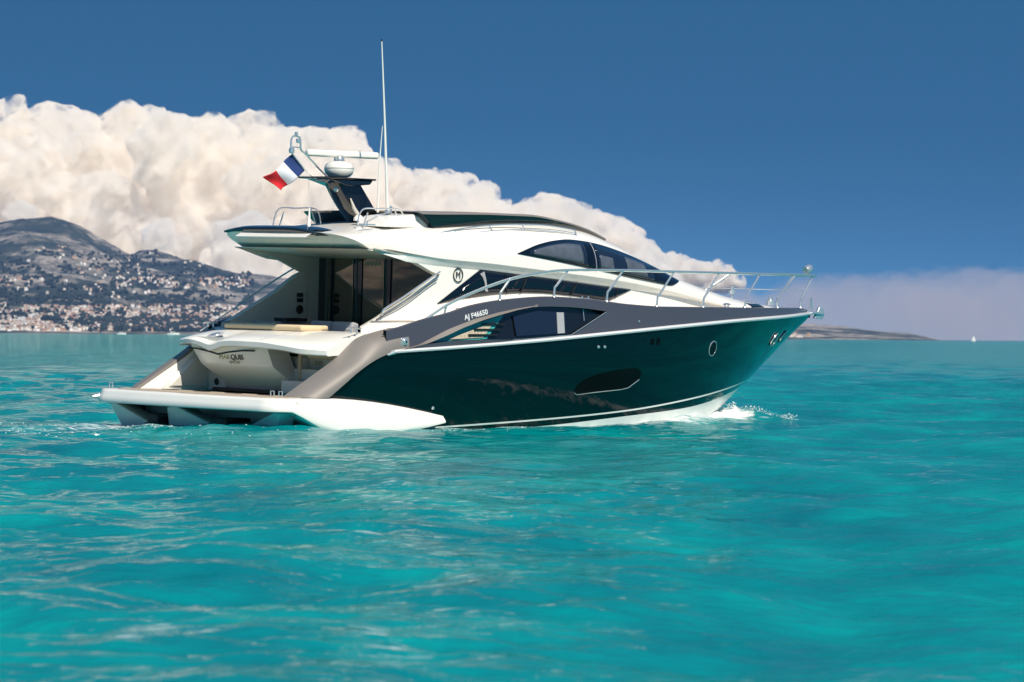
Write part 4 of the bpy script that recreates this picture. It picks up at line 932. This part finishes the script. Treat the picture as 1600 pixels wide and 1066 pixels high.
b = MB()                                             # the crowd of smaller houses behind and between them, past counting
for px, py in spots(2600, -60, 390, 481, 518, 8, .85, .33) + spots(120, 180, 400, 436, 452, 9, 1, .45) + spots(14, 1230, 1330, 524, 528, 10, 1, .5) + spots(70, 0, 330, 400, 470, 14, 1, .56):
    g = ground_at(px, py)
    if g is None: continue
    w, d, h = rh.uniform(5, 11), rh.uniform(5, 8), rh.uniform(4, 9); a = rh.uniform(-.7, .7); rm = Matrix.Rotation(a, 3, 'Z'); mi = rh.choice((0, 1, 1, 2))
    b.box(g + Vector((0, 0, h/2-2)), (w, d, h+4), mi, rm)
    e = .5; q = [g + rm @ Vector(p) for p in ((-w/2-e, -d/2-e, h), (w/2+e, -d/2-e, h), (w/2+e, d/2+e, h), (-w/2-e, d/2+e, h), (-w*.25, 0, h+d*.27), (w*.25, 0, h+d*.27))]
    b.add(q, [[0, 1, 5, 4], [1, 2, 5], [2, 3, 4, 5], [3, 0, 4]], 3 if rh.random() < .75 else 4)
town = b.build('distant_town', HW[:3] + HR, None, smooth=False, weld=0); tag(town, 'crowd of small houses spread along the far shore', 'houses', None, 'stuff')
# ---- dark tree belts between the houses
b = MB()
for px, py in spots(1500, -60, 395, 466, 516, 15, 1, .49) + spots(700, -20, 395, 395, 470, 16, 1, .42) + spots(700, 140, 330, 500, 519, 17, 1, .3):
    g = ground_at(px, py)
    if g is None: continue
    r_ = rh.uniform(4, 9); sz = rh.uniform(.7, 1.3); a = rh.random()*6.28; j = [rh.uniform(.75, 1.25) for _ in ICO_V]
    b.add([(g.x+v.x*r_*q, g.y+v.y*r_*q, g.z+r_*.55+v.z*r_*sz*q) for v, q in zip(ICO_V, j)], ICO_F)
M_TREE = mat('tree_foliage', (.014, .024, .020), .9, var=.5, var_scale=.05)
trees = b.build('tree_belt', M_TREE, None, smooth=False, weld=0); tag(trees, 'dark evergreen trees between the houses of the far shore', 'trees', None, 'stuff')
# ---- boats far off
def launch(px, d, L, name, label):
    o = bpy.data.objects.new(name, None); COL.objects.link(o); o.location = (xpx(px, d), d, 0); tag(o, label, 'boat')
    b = MB(); n = 10; rows = []
    for i in range(n):
        t = i/(n-1); x = -L/2+L*t; w = L*.15*(1-max(0, t-.4)**2/.36*.98)
        rows.append([(x, -w, L*(.13+.05*t)), (x, -w*.75, -.3), (x, w*.75, -.3), (x, w, L*(.13+.05*t)), (x, -w, L*(.13+.05*t))])
    b.grid(rows); b.add(rows[0], [[0, 1, 2, 3]]); b.build('hull', M_WHITE, o)
    b = MB(); b.prism([(-L*.25, -L*.10, L*.14), (L*.2, -L*.10, L*.14), (L*.10, -L*.09, L*.27), (-L*.22, -L*.09, L*.27)], (0, L*.2, 0)); b.build('cabin', M_WHITE, o, smooth=False)
    b = MB(); b.prism([(-L*.2, -L*.105, L*.19), (L*.15, -L*.105, L*.19), (L*.11, -L*.1, L*.24), (-L*.19, -L*.1, L*.24)], (0, L*.21, 0)); b.build('cabin_window', M_GLASS, o, smooth=False)
    return o
launch(190, 6400, 15, 'motor_launch', 'small white motor launch off the far shore, left of the two')
launch(271, 6300, 19, 'motor_launch', 'larger white motor launch off the far shore, just left of the yacht')
so = bpy.data.objects.new('sailing_boat', None); COL.objects.link(so); so.scale = (.75, .75, .75); so.location = (xpx(1521, 6000), 6000, 0); tag(so, 'tiny white sailing boat alone on the horizon', 'sailing boat')
b = MB(); b.prism([(-4.5, -1.2, 1.1), (-4.3, -1, -.4), (3.5, -.6, -.4), (5, -.1, 1.3)], (0, 2, 0)); b.build('hull', M_WHITE, so, smooth=False)
b = MB(); b.tube([(.4, 0, .8), (.4, 0, 12.5)], .12, 6); b.build('mast', M_STEEL, so)
b = MB(); b.prism([(.2, -.1, 1.8), (-3.6, -.1, 1.9), (-1.6, .2, 6.5), (.2, 0, 12.2)], (0, .06, 0)); b.build('mainsail', M_WHITE, so, smooth=False)
b = MB(); b.prism([(.7, 0, 10.5), (4.6, 0, 1.5), (.6, -.4, 1.8)], (0, .06, 0)); b.build('jib', M_WHITE, so, smooth=False)

# ================================================================ CLOUDS  (real bodies of vapour beyond the hills)
ico = bmesh.new(); bmesh.ops.create_icosphere(ico, subdivisions=2, radius=1); ICO2_V = [v.co.copy() for v in ico.verts]; ICO2_F = [[v.index for v in f.verts] for f in ico.faces]; ico.free()
def vol_mat(name, dens, col, aniso=.2):
    m = bpy.data.materials.new(name); m.use_nodes = True; nt = m.node_tree; nt.nodes.clear()
    o = nt.nodes.new('ShaderNodeOutputMaterial'); v = nt.nodes.new('ShaderNodeVolumePrincipled')
    v.inputs['Color'].default_value = (*col, 1); v.inputs['Density'].default_value = dens; v.inputs['Anisotropy'].default_value = aniso
    nt.links.new(v.outputs[0], o.inputs['Volume']); return m
def vapour_mat(name, dens, col, scale, lo, hi, step=1.0):
    """vapour whose density breaks up into billows and ragged edges"""
    m = vol_mat(name, dens, col, .0); nt = m.node_tree; v = [n for n in nt.nodes if n.type == 'PRINCIPLED_VOLUME'][0]
    g = nt.nodes.new('ShaderNodeNewGeometry'); n = nt.nodes.new('ShaderNodeTexNoise'); n.inputs['Scale'].default_value = scale; n.inputs['Detail'].default_value = 7; n.inputs['Roughness'].default_value = .62; n.inputs['Distortion'].default_value = .3
    nt.links.new(g.outputs['Position'], n.inputs['Vector'])
    mr = nt.nodes.new('ShaderNodeMapRange'); mr.inputs[1].default_value = lo; mr.inputs[2].default_value = hi; mr.inputs[3].default_value = 0; mr.inputs[4].default_value = dens
    nt.links.new(n.outputs['Fac'], mr.inputs[0]); nt.links.new(mr.outputs[0], v.inputs['Density'])
    m.cycles.volume_step_rate = step; return m
def cloud(name, top_px, base_py, D, depth, seed, label, vox=15, big=(80, 210), n_big=200, mat_=None, amp=(60, 34, 16), lift=0, core=0):
    top_px = [(a, q-lift) for a, q in top_px]; r = random.Random(seed); f = lin(top_px); x0, x1 = top_px[0][0], top_px[-1][0]; b = MB(); s = D/6000
    def top_at(px, rad):      # lowest crown line a ball of this radius may touch
        return max(f(min(max(px+q*rad/s, x0), x1)) - (1-math.sqrt(1-q*q))*rad/s for q in (-.9, -.6, -.3, 0, .3, .6, .9))
    def ball(px, py, d, rad, lv):
        v, fs = (ICO2_V, ICO2_F) if lv < 2 else (ICO_V, ICO_F); c = (d*(px-800)/6000, d, zpx(py, px, d))
        b.add([(c[0]+p.x*rad, c[1]+p.y*rad, c[2]+p.z*rad*.95) for p in v], fs)
        if lv == 2 or rad < 24: return
        for _ in range(8 if lv == 0 else 4):
            th, u = r.uniform(math.pi*.95, math.pi*2.05), r.uniform(-.35, 1)
            q = math.sqrt(max(0, 1-u*u)); rr = rad*r.uniform(.3, .52)
            nx_, ny_, nz_ = px + q*math.cos(th)*rad*.9/s, d + q*math.sin(th)*rad*.9, py - u*rad*.9/s
            lim = top_at(nx_, rr) + rr/s
            if nz_ < lim: nz_ = lim
            if x0-5 < nx_ < x1+5 and nz_ < base_py: ball(nx_, nz_, ny_, rr, lv+1)
    k = 0
    while k < n_big:
        px = r.uniform(x0, x1); hgt = (base_py-f(px))*s
        rad = min(r.uniform(*big), hgt*.5)
        if rad < 18: k += 1; continue
        lim = top_at(px, rad) + rad/s; t = r.random()**1.15
        if lim > base_py: k += 1; continue
        py = lim + t*max(0, base_py-lim)
        d = D + depth*(.42*(1-2*r.random())*min(1, .25+hgt/1500) - .40*min(1, (py-f(px))*s/900))
        ball(px, py, d, rad, 0); k += 1
    for k in range(core):     # dense heart behind the billows
        px = r.uniform(x0, x1); rad = r.uniform(150, 300); rad = min(rad, (base_py-f(px))*s*.45)
        lim = top_at(px, rad) + rad/s + 12; py = lim + r.random()*max(0, base_py-lim)
        if rad > 40 and py < base_py+10: d = D + depth*r.uniform(.05, .4); c = (d*(px-800)/6000, d, zpx(py, px, d)); b.add([(c[0]+p.x*rad, c[1]+p.y*rad, c[2]+p.z*rad) for p in ICO2_V], ICO2_F)
    o = b.build(name, mat_, None, weld=0)
    rm = o.modifiers.new('merge', 'REMESH'); rm.mode = 'VOXEL'; rm.voxel_size = vox; rm.use_smooth_shade = True
    for sc_, st in zip((210, 80, 34), amp):
        t = bpy.data.textures.new(name, 'CLOUDS'); t.noise_scale = sc_; t.noise_depth = 4; t.noise_basis = 'ORIGINAL_PERLIN'
        dm = o.modifiers.new('billow', 'DISPLACE'); dm.texture = t; dm.strength = st; dm.mid_level = .55; dm.texture_coords = 'GLOBAL'
    tag(o, label, 'cloud'); return o
M_CLOUD = vapour_mat('cloud_vapour', .065, (.992, .962, .915), .0105, .455, .60, 1.2)
main_top = [(-420, 200), (-300, 170), (-200, 180), (-100, 150), (-40, 158), (0, 146), (20, 152), (42, 158), (75, 156), (92, 164), (112, 172), (150, 178), (168, 174), (188, 162), (208, 158), (236, 166), (252, 162), (272, 180), (296, 192), (318, 180), (340, 177), (380, 176), (408, 175), (430, 184), (448, 196), (462, 208), (474, 196), (490, 200), (505, 209), (530, 203), (555, 200), (573, 204), (575, 236), (592, 252), (640, 257), (668, 266), (700, 272), (735, 278), (765, 290), (795, 306), (825, 320), (846, 308), (870, 311), (900, 318), (930, 326), (945, 326), (958, 342), (985, 352), (1000, 362), (1020, 378), (1028, 388), (1030, 398)]
cloud('cumulus_cloud', main_top, 545, 21000, 2600, 3, 'huge cream cumulus cloud bank piled above the hills on the left', n_big=620, lift=11, big=(60, 190), amp=(45, 18, 8), core=170, mat_=M_CLOUD)
cloud('cumulus_cloud', [(1022, 412), (1032, 399), (1050, 392), (1068, 394), (1082, 404), (1096, 411), (1112, 408), (1132, 408), (1144, 412), (1152, 424), (1158, 432)], 446, 23000, 700, 5, 'small low cream cumulus cloud just above the foredeck rail', n_big=60, lift=4, big=(30, 90), mat_=M_CLOUD, vox=11, amp=(24, 20, 10))
M_BANK = vol_mat('bank_vapour', .0009, (.985, .89, .87))
bank = [(1020, 470), (1100, 450), (1180, 438), (1240, 428), (1290, 424), (1360, 421), (1420, 413), (1480, 410), (1530, 412), (1600, 411), (1700, 418), (1900, 424), (2100, 450)]
cloud('cloud_bank', bank, 540, 26000, 2600, 8, 'long flat mauve cloud bank low over the horizon on the right', n_big=200, mat_=M_BANK, vox=26, big=(150, 420), amp=(120, 40, 10))

# ================================================================ HAZE
x0, x1, y0, y1, z0, z1 = -17800, 17800, -4600, 17900, -9, 520
b = MB(); b.box(((x0+x1)/2, (y0+y1)/2, (z0+z1)/2), (x1-x0, y1-y0, z1-z0))
hz_ = b.build('haze', vol_mat('haze_air', 1.3e-5, (.27, .48, 1.0), 0.0), None, smooth=False); tag(hz_, 'thin blue haze in the air over the sea', None, None, 'stuff')
